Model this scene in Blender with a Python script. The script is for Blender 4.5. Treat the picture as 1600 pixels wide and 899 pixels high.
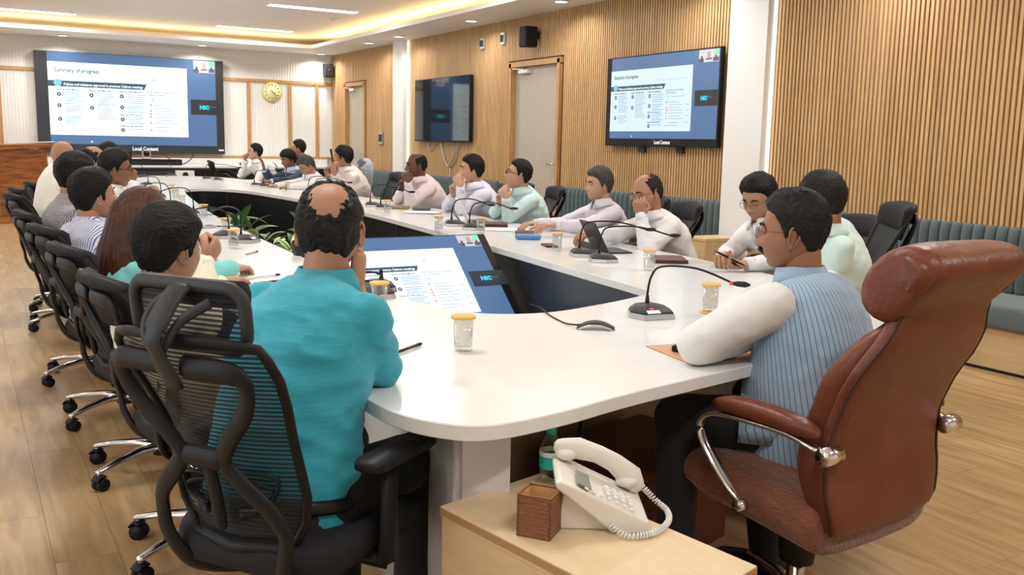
import bpy, bmesh, math, random
from mathutils import Vector, Matrix, noise
R = math.radians; PI = math.pi
V = Vector
rnd = random.Random(7)
for o in list(bpy.data.objects): bpy.data.objects.remove(o)
scene = bpy.context.scene
col = scene.collection

# ------------------------------------------------------------------ camera
cam = bpy.data.cameras.new('camera'); camo = bpy.data.objects.new('camera', cam); col.objects.link(camo)
cam.sensor_width = 36; cam.lens = 1471.09/1600*36; cam.clip_start = .05; cam.clip_end = 100
_m = Matrix(((0.8641211, 0.0576580, -0.4999702), (-0.5028323, 0.1409815, -0.8528094), (0.0213152, 0.9883318, 0.1508174)))
camo.matrix_world = Matrix.Translation((0, 0, 1.35)) @ _m.to_4x4()
scene.camera = camo
# ------------------------------------------------------------------ world, light, exposure
w = bpy.data.worlds.new('world'); scene.world = w; w.use_nodes = True
w.node_tree.nodes['Background'].inputs[0].default_value = (.85, .92, 1, 1)
w.node_tree.nodes['Background'].inputs[1].default_value = 1.0
scene.view_settings.view_transform = 'Standard'; scene.view_settings.look = 'None'
scene.view_settings.gamma = 1; scene.view_settings.use_curve_mapping = False
scene.view_settings.exposure = 0.0
XW, YB, ZC, ZT = 6.14, 17.27, 2.90, 3.08
XL, YN = -2.2, -2.6
LIGHT = .81
def area(name, loc, sx, sy, power, color=(1, 1, 1), rot=(0, 0, 0), spread=PI):
    l = bpy.data.lights.new(name, 'AREA'); l.shape = 'RECTANGLE'; l.size = sx; l.size_y = sy
    l.energy = power*LIGHT; l.color = color; l.spread = spread
    o = bpy.data.objects.new(name, l); col.objects.link(o); o.location = loc; o.rotation_euler = rot
    return o
STRIPS = [(x, y) for y in (15.62, 12.7, 9.5, 6.3, 3.1, -.1) for x in (1.0, 4.25)]
for x, y in STRIPS: area('strip_lamp_light', (x, y, ZT+.002), 1.2, .17, 42, (1, .99, .975))
DOWN = [(1.53, 16.8), (3.69, 16.85), (5.8, 16.93)] + [(5.76, y) for y in (14.5, 13.3, 11.0, 8.9, 6.8, 4.7, 2.6, .5)] + \
       [(-1.8, y) for y in (14.5, 11.0, 8.9, 6.8, 4.7, 2.6, .5)]
for x, y in DOWN: area('downlight_light', (x, y, ZC-.025), .16, .16, 15 if y > 16 else 9, (1, .98, .95), spread=R(150))
area('window_daylight', (XL+.05, 9.5, 1.6), 5.5, 1.5, 50, (.93, .97, 1), (0, R(-90), 0))
area('window_daylight', (XL+.05, 2.5, 1.6), 5.5, 1.5, 60, (.93, .97, 1), (0, R(-90), 0))

# ------------------------------------------------------------------ helpers
class G:
    def __init__(s): s.v = []; s.f = []; s.m = []; s.sm = []
    def add(s, vs, fs, mi=0, smooth=True):
        n = len(s.v); s.v += [tuple(p) for p in vs]
        for f in fs: s.f.append(tuple(i+n for i in f)); s.m.append(mi); s.sm.append(smooth)
        return s
    def box(s, c, d, M=None, mi=0, bevel=0):
        x, y, z = d[0]/2, d[1]/2, d[2]/2
        if bevel:
            b = min(bevel, x*.99, y*.99, z*.99); bm = bmesh.new(); bmesh.ops.create_cube(bm, size=1)
            for v in bm.verts: v.co = V((v.co.x*2*x, v.co.y*2*y, v.co.z*2*z))
            bmesh.ops.bevel(bm, geom=bm.edges[:], offset=b, segments=2 if bevel < .02 else 3, profile=.5, affect='EDGES', clamp_overlap=True)
            vs = [v.co.copy() for v in bm.verts]; bm.verts.index_update(); fs = [[v.index for v in f.verts] for f in bm.faces]; bm.free()
        else:
            vs = [V((i, j, k)) for i in (-x, x) for j in (-y, y) for k in (-z, z)]
            fs = [(0, 1, 3, 2), (4, 6, 7, 5), (0, 4, 5, 1), (2, 3, 7, 6), (0, 2, 6, 4), (1, 5, 7, 3)]
        if M is not None: vs = [M @ p for p in vs]
        return s.add([p+V(c) for p in vs], fs, mi, bool(bevel) and bevel > .012)
    def bb(s, a, b, mi=0, bevel=0):
        return s.box([(a[i]+b[i])/2 for i in range(3)], [abs(b[i]-a[i]) for i in range(3)], None, mi, bevel)
    def loft(s, rings, cap=True, mi=0, smooth=True, closed=False):
        n = len(rings[0]); vs = [p for r_ in rings for p in r_]; fs = []
        m = len(rings); rng = range(m) if closed else range(m-1)
        for i in rng:
            k = (i+1) % m
            for j in range(n): fs.append((i*n+j, i*n+(j+1) % n, k*n+(j+1) % n, k*n+j))
        if cap and not closed: fs.append(tuple(range(n))[::-1]); fs.append(tuple((m-1)*n+j for j in range(n)))
        return s.add(vs, fs, mi, smooth)
    def tube(s, pts, rad, seg=8, mi=0, cap=True, flat=None, round_=False, closed=False, up=None):
        pts = [V(p) for p in pts]; n = len(pts)
        if not hasattr(rad, '__len__'): rad = [rad]*n
        rings = []; T0 = None; U = None
        for i, p in enumerate(pts):
            if closed: t = pts[(i+1) % n]-pts[i-1]
            else: t = (pts[min(i+1, n-1)]-pts[max(i-1, 0)])
            if t.length < 1e-9: t = V((0, 0, 1))
            t.normalize()
            if U is None:
                a = V(up) if up else (V((0, 0, 1)) if abs(t.z) < .9 else V((0, 1, 0)))
                U = (a-t*a.dot(t)).normalized()
            else:
                if up: a = V(up); U2 = a-t*a.dot(t); U = U2.normalized() if U2.length > .05 else (U-t*U.dot(t)).normalized()
                else: U = (U-t*U.dot(t)).normalized()
            W = t.cross(U)
            fx, fy = flat if flat else (1, 1)
            rings.append([p+U*math.cos(2*PI*k/seg)*rad[i]*fy+W*math.sin(2*PI*k/seg)*rad[i]*fx for k in range(seg)])
        if round_ and not closed:
            def capr(p, ring, q, r_):
                d = (p-q).normalized(); out = []
                for a in (35, 65): out.append([p+(c-p)*math.cos(R(a))+d*r_*math.sin(R(a)) for c in ring])
                return out
            a = capr(pts[0], rings[0], pts[1], rad[0]); b = capr(pts[-1], rings[-1], pts[-2], rad[-1])
            rings = a[::-1]+rings+b
        return s.loft(rings, cap, mi, True, closed)
    def lathe(s, prof, seg=20, c=(0, 0, 0), mi=0, smooth=True, cap=True, M=None):
        rings = []
        for r_, z in prof:
            ring = [V((r_*math.cos(2*PI*k/seg), r_*math.sin(2*PI*k/seg), z)) for k in range(seg)]
            if M is not None: ring = [M @ p for p in ring]
            rings.append([p+V(c) for p in ring])
        return s.loft(rings, cap, mi, smooth)
    def ell(s, c, rr, M=None, mi=0, seg=14, rings=9, e=1.0):
        rs = []
        for i in range(1, rings):
            a = PI*i/rings; z = -math.cos(a); q = math.sin(a)**e
            ring = []
            for k in range(seg):
                b = 2*PI*k/seg; p = V((rr[0]*q*math.cos(b), rr[1]*q*math.sin(b), rr[2]*z))
                ring.append((M @ p if M is not None else p)+V(c))
            rs.append(ring)
        return s.loft(rs, True, mi)
    def prism(s, outline, z0, z1, mi=0, smooth=False):
        n = len(outline)
        vs = [(p[0], p[1], z0) for p in outline]+[(p[0], p[1], z1) for p in outline]
        fs = [tuple(range(n))[::-1], tuple(range(n, 2*n))]
        s.add(vs, fs, mi, False)
        fs = [(i, (i+1) % n, n+(i+1) % n, n+i) for i in range(n)]
        return s.add(vs, fs, mi, smooth)
    def xf(s, M): s.v = [tuple(M @ V(p)) for p in s.v]; return s
    def mesh(s, name, mats):
        me = bpy.data.meshes.new(name); me.from_pydata(s.v, [], s.f)
        me.polygons.foreach_set('material_index', s.m); me.polygons.foreach_set('use_smooth', s.sm)
        for m_ in (mats if isinstance(mats, (list, tuple)) else [mats]): me.materials.append(m_)
        me.update(); return me
def fixn(me):
    bm = bmesh.new(); bm.from_mesh(me); bmesh.ops.recalc_face_normals(bm, faces=bm.faces); bm.to_mesh(me); bm.free(); return me
def obj(name, g, mats, parent=None, label=None, cat=None, group=None, kind=None, loc=None, rot=None):
    me = fixn(g.mesh(name, mats)) if isinstance(g, G) else g
    o = bpy.data.objects.new(name, me); col.objects.link(o)
    if parent: o.parent = parent
    if loc is not None: o.location = loc
    if rot is not None: o.rotation_euler = rot
    tag(o, label, cat, group, kind); return o
def tag(o, label=None, cat=None, group=None, kind=None):
    for k, v in (('label', label), ('category', cat), ('group', group), ('kind', kind)):
        if v: o[k] = v
    return o
def thing(name, label, cat, loc=(0, 0, 0), az=0, group=None):
    o = bpy.data.objects.new(name, None); col.objects.link(o); o.empty_display_size = .1
    o.location = loc; o.rotation_euler = (0, 0, -R(az)); return tag(o, label, cat, group)
def copy_tree(o, parent=None):
    c = o.copy(); col.objects.link(c); c.parent = parent
    for ch in list(o.children): copy_tree(ch, c)
    return c
def dup(o, loc, az, label, group=None):
    c = copy_tree(o); c.location = loc; c.rotation_euler = (0, 0, -R(az)); tag(c, label)
    if group: c['group'] = group
    return c
def arc(pts, n=6):
    """Catmull-Rom through points"""
    pts = [V(p) for p in pts]; out = []
    for i in range(len(pts)-1):
        a = pts[max(i-1, 0)]; b = pts[i]; c = pts[i+1]; d = pts[min(i+2, len(pts)-1)]
        for k in range(n):
            t = k/n; out.append(.5*((2*b)+(c-a)*t+(2*a-5*b+4*c-d)*t*t+(3*b-a-3*c+d)*t**3))
    out.append(pts[-1]); return out
def loop(pts, n=6):
    pts = [V(p) for p in pts]; m = len(pts); out = []
    for i in range(m):
        a = pts[i-1]; b = pts[i]; c = pts[(i+1) % m]; d = pts[(i+2) % m]
        for k in range(n):
            t = k/n; out.append(.5*((2*b)+(c-a)*t+(2*a-5*b+4*c-d)*t*t+(3*b-a-3*c+d)*t**3))
    return out
def rrect(w_, h_, r_, n=4):
    out = []
    for cx, cy, a0 in ((w_/2-r_, h_/2-r_, 0), (-w_/2+r_, h_/2-r_, 90), (-w_/2+r_, -h_/2+r_, 180), (w_/2-r_, -h_/2+r_, 270)):
        for k in range(n+1): a = R(a0+90*k/n); out.append((cx+r_*math.cos(a), cy+r_*math.sin(a)))
    return out
def text_g(g, body, size, loc, align='LEFT', mi=0, bold=0.0, width=None):
    cu = bpy.data.curves.new('t', 'FONT'); cu.body = body; cu.size = size; cu.align_x = align; cu.offset = bold; cu.resolution_u = 2
    cu.extrude = 0
    o = bpy.data.objects.new('t', cu); col.objects.link(o)
    me = bpy.data.meshes.new_from_object(o.evaluated_get(bpy.context.evaluated_depsgraph_get()))
    bpy.data.objects.remove(o); bpy.data.curves.remove(cu)
    xs = [v.co.x for v in me.vertices] or [0]; k = 1
    if width: k = width/max(1e-6, max(xs)-min(xs))
    g.add([(v.co.x*k+loc[0], loc[1], v.co.y+loc[2]) for v in me.vertices], [tuple(p.vertices) for p in me.polygons], mi, False)
    bpy.data.meshes.remove(me)

# ------------------------------------------------------------------ materials
def nt(name):
    m = bpy.data.materials.new(name); m.use_nodes = True
    t = m.node_tree; return m, t, t.nodes['Principled BSDF']
def mat(name, c, rough=.5, metal=0, noise_=0, nscale=20, bump=0, bscale=200, emit=None, es=1, coat=0, trans=0, ior=1.45, stretch=(1, 1, 1), spec=None, sheen=0, sss=0, alpha=1):
    m, t, b = nt(name); b.inputs['Base Color'].default_value = (*c, 1); b.inputs['Roughness'].default_value = rough
    b.inputs['Metallic'].default_value = metal; b.inputs['Coat Weight'].default_value = coat
    b.inputs['Transmission Weight'].default_value = trans; b.inputs['IOR'].default_value = ior; b.inputs['Sheen Weight'].default_value = sheen
    if spec is not None: b.inputs['Specular IOR Level'].default_value = spec
    if sss: b.inputs['Subsurface Weight'].default_value = sss; b.inputs['Subsurface Radius'].default_value = (.012, .004, .002); b.inputs['Subsurface Scale'].default_value = 1
    if alpha < 1: b.inputs['Alpha'].default_value = alpha
    if emit: b.inputs['Emission Color'].default_value = (*emit, 1); b.inputs['Emission Strength'].default_value = es
    if noise_ or bump:
        tc = t.nodes.new('ShaderNodeTexCoord'); mp = t.nodes.new('ShaderNodeMapping'); mp.inputs['Scale'].default_value = stretch
        t.links.new(tc.outputs['Object'], mp.inputs[0])
    if noise_:
        n = t.nodes.new('ShaderNodeTexNoise'); n.inputs['Scale'].default_value = nscale; n.inputs['Detail'].default_value = 4
        t.links.new(mp.outputs[0], n.inputs[0])
        mx = t.nodes.new('ShaderNodeMixRGB'); t.links.new(n.outputs[0], mx.inputs[0])
        mx.inputs[1].default_value = (*[max(0, v*(1-noise_)) for v in c], 1); mx.inputs[2].default_value = (*[min(1, v*(1+noise_)) for v in c], 1)
        t.links.new(mx.outputs[0], b.inputs['Base Color'])
    if bump:
        n = t.nodes.new('ShaderNodeTexNoise'); n.inputs['Scale'].default_value = bscale; n.inputs['Detail'].default_value = 3
        t.links.new(mp.outputs[0], n.inputs[0]); bp = t.nodes.new('ShaderNodeBump'); bp.inputs['Strength'].default_value = bump
        bp.inputs['Distance'].default_value = .01
        t.links.new(n.outputs[0], bp.inputs['Height']); t.links.new(bp.outputs[0], b.inputs['Normal'])
    return m
def node(t, typ, **k):
    n = t.nodes.new(typ)
    for a, v in k.items(): setattr(n, a, v)
    return n
def math_(t, op, a, b=None):
    n = t.nodes.new('ShaderNodeMath'); n.operation = op
    for i, v in enumerate((a, b)):
        if v is None: continue
        if isinstance(v, (int, float)): n.inputs[i].default_value = v
        else: t.links.new(v, n.inputs[i])
    return n.outputs[0]
def wood(name, c1, c2, rough=.4, axis='Z', scale=3, coord='Object', cell=None, vary=.0, coat=0, c3=None, stretch=14):
    """streaky wood grain along an axis; cell=(axis, size[,axis,size]) gives each strip or plank its own tone"""
    m, t, b = nt(name); b.inputs['Roughness'].default_value = rough; b.inputs['Coat Weight'].default_value = coat
    if coord == 'World': src = node(t, 'ShaderNodeNewGeometry').outputs['Position']
    else: src = node(t, 'ShaderNodeTexCoord').outputs['Object']
    mp = node(t, 'ShaderNodeMapping'); sc = [stretch]*3; sc['XYZ'.index(axis)] = 1; mp.inputs['Scale'].default_value = sc
    t.links.new(src, mp.inputs[0])
    add = node(t, 'ShaderNodeVectorMath', operation='ADD'); t.links.new(mp.outputs[0], add.inputs[0])
    n = node(t, 'ShaderNodeTexNoise'); n.inputs['Scale'].default_value = scale; n.inputs['Detail'].default_value = 6; n.inputs['Distortion'].default_value = .6
    t.links.new(add.outputs[0], n.inputs[0])
    cr = node(t, 'ShaderNodeValToRGB'); e = cr.color_ramp.elements
    e[0].position = .3; e[0].color = (*c1, 1); e[1].position = .7; e[1].color = (*c2, 1)
    if c3: x = e.new(.5); x.color = (*c3, 1)
    t.links.new(n.outputs[0], cr.inputs[0]); out = cr.outputs[0]
    if cell:
        sep = node(t, 'ShaderNodeSeparateXYZ'); t.links.new(src, sep.inputs[0])
        a = math_(t, 'FLOOR', math_(t, 'DIVIDE', sep.outputs[cell[0]], cell[1])); bb_ = 0.0
        if len(cell) > 2:
            off = math_(t, 'MULTIPLY', math_(t, 'FRACT', math_(t, 'MULTIPLY', a, .37)), cell[3])
            bb_ = math_(t, 'FLOOR', math_(t, 'DIVIDE', math_(t, 'ADD', sep.outputs[cell[2]], off), cell[3]))
        cx = node(t, 'ShaderNodeCombineXYZ'); t.links.new(a, cx.inputs[0])
        if len(cell) > 2: t.links.new(bb_, cx.inputs[1])
        wn = node(t, 'ShaderNodeTexWhiteNoise'); t.links.new(cx.outputs[0], wn.inputs[0])
        vm = node(t, 'ShaderNodeVectorMath', operation='SCALE'); t.links.new(wn.outputs['Color'], vm.inputs[0]); vm.inputs['Scale'].default_value = 40
        t.links.new(vm.outputs[0], add.inputs[1])
        hs = node(t, 'ShaderNodeHueSaturation'); t.links.new(out, hs.inputs['Color'])
        mr = node(t, 'ShaderNodeMapRange'); mr.inputs[3].default_value = 1-vary; mr.inputs[4].default_value = 1+vary
        t.links.new(wn.outputs['Value'], mr.inputs[0]); t.links.new(mr.outputs[0], hs.inputs['Value']); out = hs.outputs[0]
    t.links.new(out, b.inputs['Base Color']); return m
def stripes(name, c1, c2, freq, axis=0, duty=.5, rough=.75, c3=None, freq2=None, axis2=2, noise_=.0):
    """woven stripes across an object axis (axis 3 = around the body)"""
    m, t, b = nt(name); b.inputs['Roughness'].default_value = rough; b.inputs['Sheen Weight'].default_value = .2
    tc = node(t, 'ShaderNodeTexCoord'); sep = node(t, 'ShaderNodeSeparateXYZ'); t.links.new(tc.outputs['Object'], sep.inputs[0])
    def band(a, fr, dt):
        if a == 3:
            yc = math_(t, 'SUBTRACT', sep.outputs[1], math_(t, 'MULTIPLY', math_(t, 'SUBTRACT', sep.outputs[2], .5), .22)); return math_(t, 'LESS_THAN', math_(t, 'FRACT', math_(t, 'MULTIPLY', math_(t, 'ARCTAN2', sep.outputs[0], yc), fr)), dt)
        co = math_(t, 'ADD', sep.outputs[a], math_(t, 'MULTIPLY', sep.outputs[1], .05)) if a == 0 else sep.outputs[a]
        return math_(t, 'LESS_THAN', math_(t, 'FRACT', math_(t, 'MULTIPLY', co, fr)), dt)
    f = band(axis, freq, duty)
    if freq2: f = math_(t, 'MAXIMUM', f, band(axis2, freq2, duty))
    mx = node(t, 'ShaderNodeMixRGB'); t.links.new(f, mx.inputs[0]); mx.inputs[1].default_value = (*c1, 1); mx.inputs[2].default_value = (*c2, 1)
    out = mx.outputs[0]
    if c3:
        g2 = band(axis, freq/3.0, .22); m2 = node(t, 'ShaderNodeMixRGB'); t.links.new(g2, m2.inputs[0]); t.links.new(out, m2.inputs[1]); m2.inputs[2].default_value = (*c3, 1); out = m2.outputs[0]
    t.links.new(out, b.inputs['Base Color'])
    n = node(t, 'ShaderNodeTexNoise'); n.inputs['Scale'].default_value = 22; n.inputs['Detail'].default_value = 4; t.links.new(tc.outputs['Object'], n.inputs[0])
    bp = node(t, 'ShaderNodeBump'); bp.inputs['Strength'].default_value = .3; bp.inputs['Distance'].default_value = .02
    t.links.new(n.outputs[0], bp.inputs['Height']); t.links.new(bp.outputs[0], b.inputs['Normal'])
    return m
def cloth(name, c, rough=.8, bs=14, bump=.5): return mat(name, c, rough, noise_=.05, nscale=60, bump=bump, bscale=bs, sheen=.15)
def mesh_fabric(name, c, freq, cover, axis=2):
    """open chair netting: rows of threads with see-through gaps"""
    m, t, b = nt(name); b.inputs['Base Color'].default_value = (*c, 1); b.inputs['Roughness'].default_value = .7
    tc = node(t, 'ShaderNodeTexCoord'); sep = node(t, 'ShaderNodeSeparateXYZ'); t.links.new(tc.outputs['Object'], sep.inputs[0])
    f = math_(t, 'LESS_THAN', math_(t, 'FRACT', math_(t, 'MULTIPLY', sep.outputs[axis], freq)), cover)
    a = math_(t, 'MAXIMUM', math_(t, 'MULTIPLY', f, .95), .62); t.links.new(a, b.inputs['Alpha']); return m
M = {}
M['plaster'] = mat('white_plaster', (.86, .86, .84), .7)
M['ceiling'] = mat('ceiling_paint', (.84, .82, .79), .75)
M['soffit'] = mat('soffit_paint', (.84, .83, .81), .7)
M['column'] = mat('column_paint', (.83, .83, .81), .6)
M['slat'] = wood('slat_wood', (.53, .315, .135), (.65, .42, .20), .42, 'Z', 2.5, 'World', (1, .04), .07)
M['slatback'] = wood('slat_backing_wood', (.10, .042, .016), (.15, .062, .022), .5, 'Z', 2.5, 'World')
M['trimwood'] = wood('trim_wood', (.42, .21, .08), (.62, .36, .15), .4, 'Z', 4)
M['doorface'] = wood('door_laminate', (.44, .39, .31), (.50, .45, .36), .5, 'Z', 3)
M['floor'] = wood('floor_laminate', (.32, .195, .088), (.52, .35, .172), .33, 'Y', 2.2, 'World', (0, .19, 1, 1.2), .07, c3=(.42, .27, .126), stretch=9)
M['podium'] = wood('podium_veneer', (.12, .035, .01), (.42, .17, .04), .35, 'X', 3.5, stretch=9, c3=(.30, .105, .025))
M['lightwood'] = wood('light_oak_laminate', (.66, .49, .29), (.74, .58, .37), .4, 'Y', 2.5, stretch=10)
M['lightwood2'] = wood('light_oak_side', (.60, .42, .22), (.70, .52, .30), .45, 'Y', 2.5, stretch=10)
M['edgewood'] = mat('oak_edge_band', (.42, .24, .10), .5)
M['redwood'] = wood('dark_red_veneer', (.10, .022, .012), (.17, .038, .020), .3, 'X', 3)
M['stone'] = mat('white_solid_surface', (.80, .805, .80), .22, noise_=.03, nscale=9, coat=.15)
M['tablebase'] = mat('table_skirt_white', (.70, .69, .67), .35)
M['beige'] = mat('beige_laminate', (.50, .42, .30), .5)
M['blackpanel'] = mat('black_inner_panel', (.012, .012, .013), .32, noise_=.2, nscale=3)
M['black'] = mat('black_plastic', (.011, .011, .0125), .48, spec=.3, bump=.05, bscale=400)
M['darkgrey'] = mat('dark_grey_plastic', (.036, .038, .042), .48, spec=.35)
M['black2'] = mat('matt_black', (.01, .01, .011), .6)
M['fabricblack'] = mat('black_seat_fabric', (.012, .012, .014), .85, bump=.2, bscale=300)
M['net'] = mesh_fabric('chair_netting', (.014, .015, .018), 95, .55)
M['netdense'] = mesh_fabric('dense_chair_netting', (.012, .013, .016), 190, .9)
M['chrome'] = mat('chrome', (.80, .80, .82), .12, 1)
M['steel'] = mat('brushed_steel', (.55, .54, .52), .3, 1)
M['leather'] = mat('brown_leather', (.155, .042, .018), .38, noise_=.35, nscale=7, bump=.25, bscale=60)
M['plush'] = mat('brown_plush', (.21, .062, .022), .75, noise_=.6, nscale=60, bump=.8, bscale=150, sheen=.5, stretch=(1, .3, 1))
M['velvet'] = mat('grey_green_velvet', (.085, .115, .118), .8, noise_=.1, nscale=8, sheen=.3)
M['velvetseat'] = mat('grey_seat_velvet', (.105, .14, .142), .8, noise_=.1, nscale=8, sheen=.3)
M['white'] = mat('white_plastic', (.80, .80, .77), .35)
M['cream'] = mat('cream_phone_plastic', (.78, .75, .66), .35)
M['paper'] = mat('paper', (.85, .85, .84), .8)
M['cork'] = mat('cork_lid', (.78, .47, .14), .7, noise_=.12, nscale=40)
def thin_glass(name, tint, edge):
    m, t, b = nt(name); t.nodes.remove(b); o = t.nodes['Material Output']
    tr = node(t, 'ShaderNodeBsdfTransparent'); tr.inputs[0].default_value = (*tint, 1); gl = node(t, 'ShaderNodeBsdfGlossy'); gl.inputs['Roughness'].default_value = .04
    lw = node(t, 'ShaderNodeLayerWeight'); lw.inputs[0].default_value = edge; mr = node(t, 'ShaderNodeMapRange'); mr.inputs[3].default_value = .03; mr.inputs[4].default_value = .5
    t.links.new(lw.outputs['Facing'], mr.inputs[0]); mx = node(t, 'ShaderNodeMixShader'); t.links.new(mr.outputs[0], mx.inputs[0]); t.links.new(tr.outputs[0], mx.inputs[1]); t.links.new(gl.outputs[0], mx.inputs[2]); t.links.new(mx.outputs[0], o.inputs[0]); return m
M['glass'] = thin_glass('drinking_glass', (.93, .94, .94), .35)
M['water'] = thin_glass('bottle_plastic', (.90, .93, .93), .4)
M['teal'] = mat('teal_plastic', (.02, .48, .42), .4)
M['maroon'] = mat('maroon_leather', (.075, .018, .016), .45)
M['blue'] = mat('light_blue_case', (.13, .30, .62), .5)
M['silver'] = mat('silver_plastic', (.52, .52, .53), .3, .5)
M['eye'] = mat('eye_white', (.75, .72, .68), .3); M['iris'] = mat('dark_iris', (.02, .01, .008), .2)
M['lens'] = thin_glass('spectacle_lens', (.95, .96, .97), .2)
M['frame'] = mat('spectacle_frame', (.02, .018, .018), .35)
M['hair'] = mat('black_hair', (.008, .0065, .006), .6, spec=.25, noise_=.6, nscale=90, bump=.8, bscale=180, stretch=(1, .3, .5))
M['hairgrey'] = mat('greying_hair', (.060, .058, .057), .65, spec=.25, noise_=.8, nscale=60, bump=.9, bscale=180, stretch=(1, .3, .5))
M['hairsalt'] = mat('salt_pepper_hair', (.016, .0145, .0135), .62, spec=.25, noise_=.9, nscale=50, bump=.8, bscale=180, stretch=(1, .3, .5))
M['hairbrown'] = mat('brown_hair', (.060, .020, .011), .42, spec=.3, noise_=.6, nscale=70, bump=.9, bscale=120, stretch=(1, 1, .08))
M['trouser'] = cloth('dark_trousers', (.010, .010, .012), .85, 10, .4)
M['shoe'] = mat('black_shoe', (.012, .01, .01), .3)
M['belt'] = mat('black_belt', (.01, .01, .01), .4)
def skin(i, c): return mat('skin_tone_%d' % i, c, .5, noise_=.10, nscale=18, sss=.12, bump=.06, bscale=120)
SK = {'dark': skin(1, (.13, .055, .03)), 'mid': skin(2, (.33, .155, .085)), 'tan': skin(3, (.42, .215, .13)), 'light': skin(4, (.52, .30, .20)), 'brown': skin(5, (.24, .105, .056))}
LIP = {'dark': mat('lips_dark', (.11, .04, .03), .45), 'mid': mat('lips_mid', (.26, .10, .07), .45), 'light': mat('lips_light', (.40, .17, .13), .45)}
def emis(name, c, s):
    m, t, b = nt(name); b.inputs['Base Color'].default_value = (*[v*.3 for v in c], 1); b.inputs['Roughness'].default_value = .25
    b.inputs['Emission Color'].default_value = (*c, 1); b.inputs['Emission Strength'].default_value = s; return m
M['lamp'] = emis('lamp_diffuser', (1, .99, .96), 4)
M['warm'] = emis('warm_led_strip', (1, .60, .22), 36)
M['coollamp'] = emis('white_led_strip', (1, .97, .90), 3)
# ================================================================== SETTING
def struct(name, g, m, parent=None, kind='structure'): return obj(name, g, m, parent, kind=kind if not parent else None)
# floor with its planks
fl = struct('floor', G().bb((XL-.2, YN-.2, -.12), (XW+.2, YB+.2, -.006)), M['slatback'])
PW, PL, gap = .19, 1.2, .0006
planks = []
for i in range(int(math.floor((XL)/PW)), int(XW/PW)+1):
    off = ((i*.37) % 1)*PL
    for j in range(int(YN/PL)-2, int(YB/PL)+2):
        y0, y1 = max(YN, j*PL-off), min(YB, (j+1)*PL-off); x0, x1 = max(XL, i*PW), min(XW, (i+1)*PW)
        if y1-y0 < .02 or x1-x0 < .02: continue
        cx, cy = (x0+x1)/2, (y0+y1)/2
        depth = cx*.5+cy*.853; side = cx*.864-cy*.503
        vis = depth > .9 and abs(side) < depth*.62+.3
        # the middle of the table footprint hides its planks
        hid = 1.3 < cx < 3.2 and 2.8 < cy < 13
        planks.append((depth if vis and not hid else 99+depth, x0+gap, x1-gap, y0+gap, y1-gap))
planks.sort()
pg = G().box((0, 0, 0), (1, 1, 1)); pme = fixn(pg.mesh('plank', M['floor'])); first = True
for k, (d, x0, x1, y0, y1) in enumerate(planks[:290]):
    o = bpy.data.objects.new('floor_plank', pme); col.objects.link(o); o.parent = fl
    o.location = ((x0+x1)/2, (y0+y1)/2, -.004); o.scale = (x1-x0, y1-y0, .008)
g = G()
for (d, x0, x1, y0, y1) in planks[290:]: g.bb((x0, y0, -.008), (x1, y1, 0))
obj('far_floor_planks', g, M['floor'], fl, kind='stuff')
# walls
struct('wall_back', G().bb((XL-.2, YB, 0), (XW+.2, YB+.15, 3.3)), mat('white_wallpaper', (.80, .79, .75), .8))
D = [(9.42, 10.59, 2.35), (15.57, 16.56, 2.35)]
g = G(); ys = [YN]
for a, b, h in D: g.bb((XW, ys[-1], 0), (XW+.15, a, 3.3)); g.bb((XW, a, h), (XW+.15, b, 3.3)); ys.append(b)
g.bb((XW, ys[-1], 0), (XW+.15, YB+.15, 3.3))
wr = struct('wall_right', g, M['slatback'])
sg = G().box((0, 0, 0), (1, 1, 1)); sme = fixn(sg.mesh('slat', M['slat']))
COLS = [(6.04, 6.50), (13.69, 14.10)]
slots = []
k0 = int(YN/.04)+1
for k in range(k0, int(YB/.04)):
    y = k*.04+.02; zb, zt = 0.0, ZC
    for a, b, h in D:
        if a-.05 < y < b+.05: zb = h+.035
    if any(a < y < b for a, b in COLS): continue
    slots.append((y if y > 3.5 else 100-y, y, zb, zt))
slots.sort()
for k, (d, y, zb, zt) in enumerate(slots[:298]):
    o = bpy.data.objects.new('wall_slat', sme); col.objects.link(o); o.parent = wr
    o.location = (XW-.011, y, (zb+zt)/2); o.scale = (.022, .0235, zt-zb)
g = G()
for d, y, zb, zt in slots[298:]: g.bb((XW-.022, y-.01175, zb), (XW, y+.01175, zt))
obj('further_wall_slats', g, M['slat'], wr, kind='stuff')
struct('wall_near', G().bb((XL-.2, YN-.15, 0), (XW+.2, YN, 3.3)), M['plaster'])
g = G(); wy = [(-.4, 5.4), (6.6, 12.4)]; last = YN
for a, b in wy: g.bb((XL-.15, last, 0), (XL, a, 3.3)); g.bb((XL-.15, a, 0), (XL, b, .9)); g.bb((XL-.15, a, 2.4), (XL, b, 3.3)); last = b
g.bb((XL-.15, last, 0), (XL, YB, 3.3))
struct('wall_left', g, M['plaster'])
for i, (a, b) in enumerate(wy):
    g = G(); n = 4
    for k in range(n+1): y = a+(b-a)*k/n; g.bb((XL-.09, y-.025, .9), (XL-.04, y+.025, 2.4))
    g.bb((XL-.09, a, .9), (XL-.04, b, .95)); g.bb((XL-.09, a, 2.35), (XL-.04, b, 2.4))
    wn = struct('window_%d' % (i+1), g, M['white'])
    obj('window_glass', G().bb((XL-.068, a+.02, .94), (XL-.062, b-.02, 2.36)), M['lens'], wn)
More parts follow.
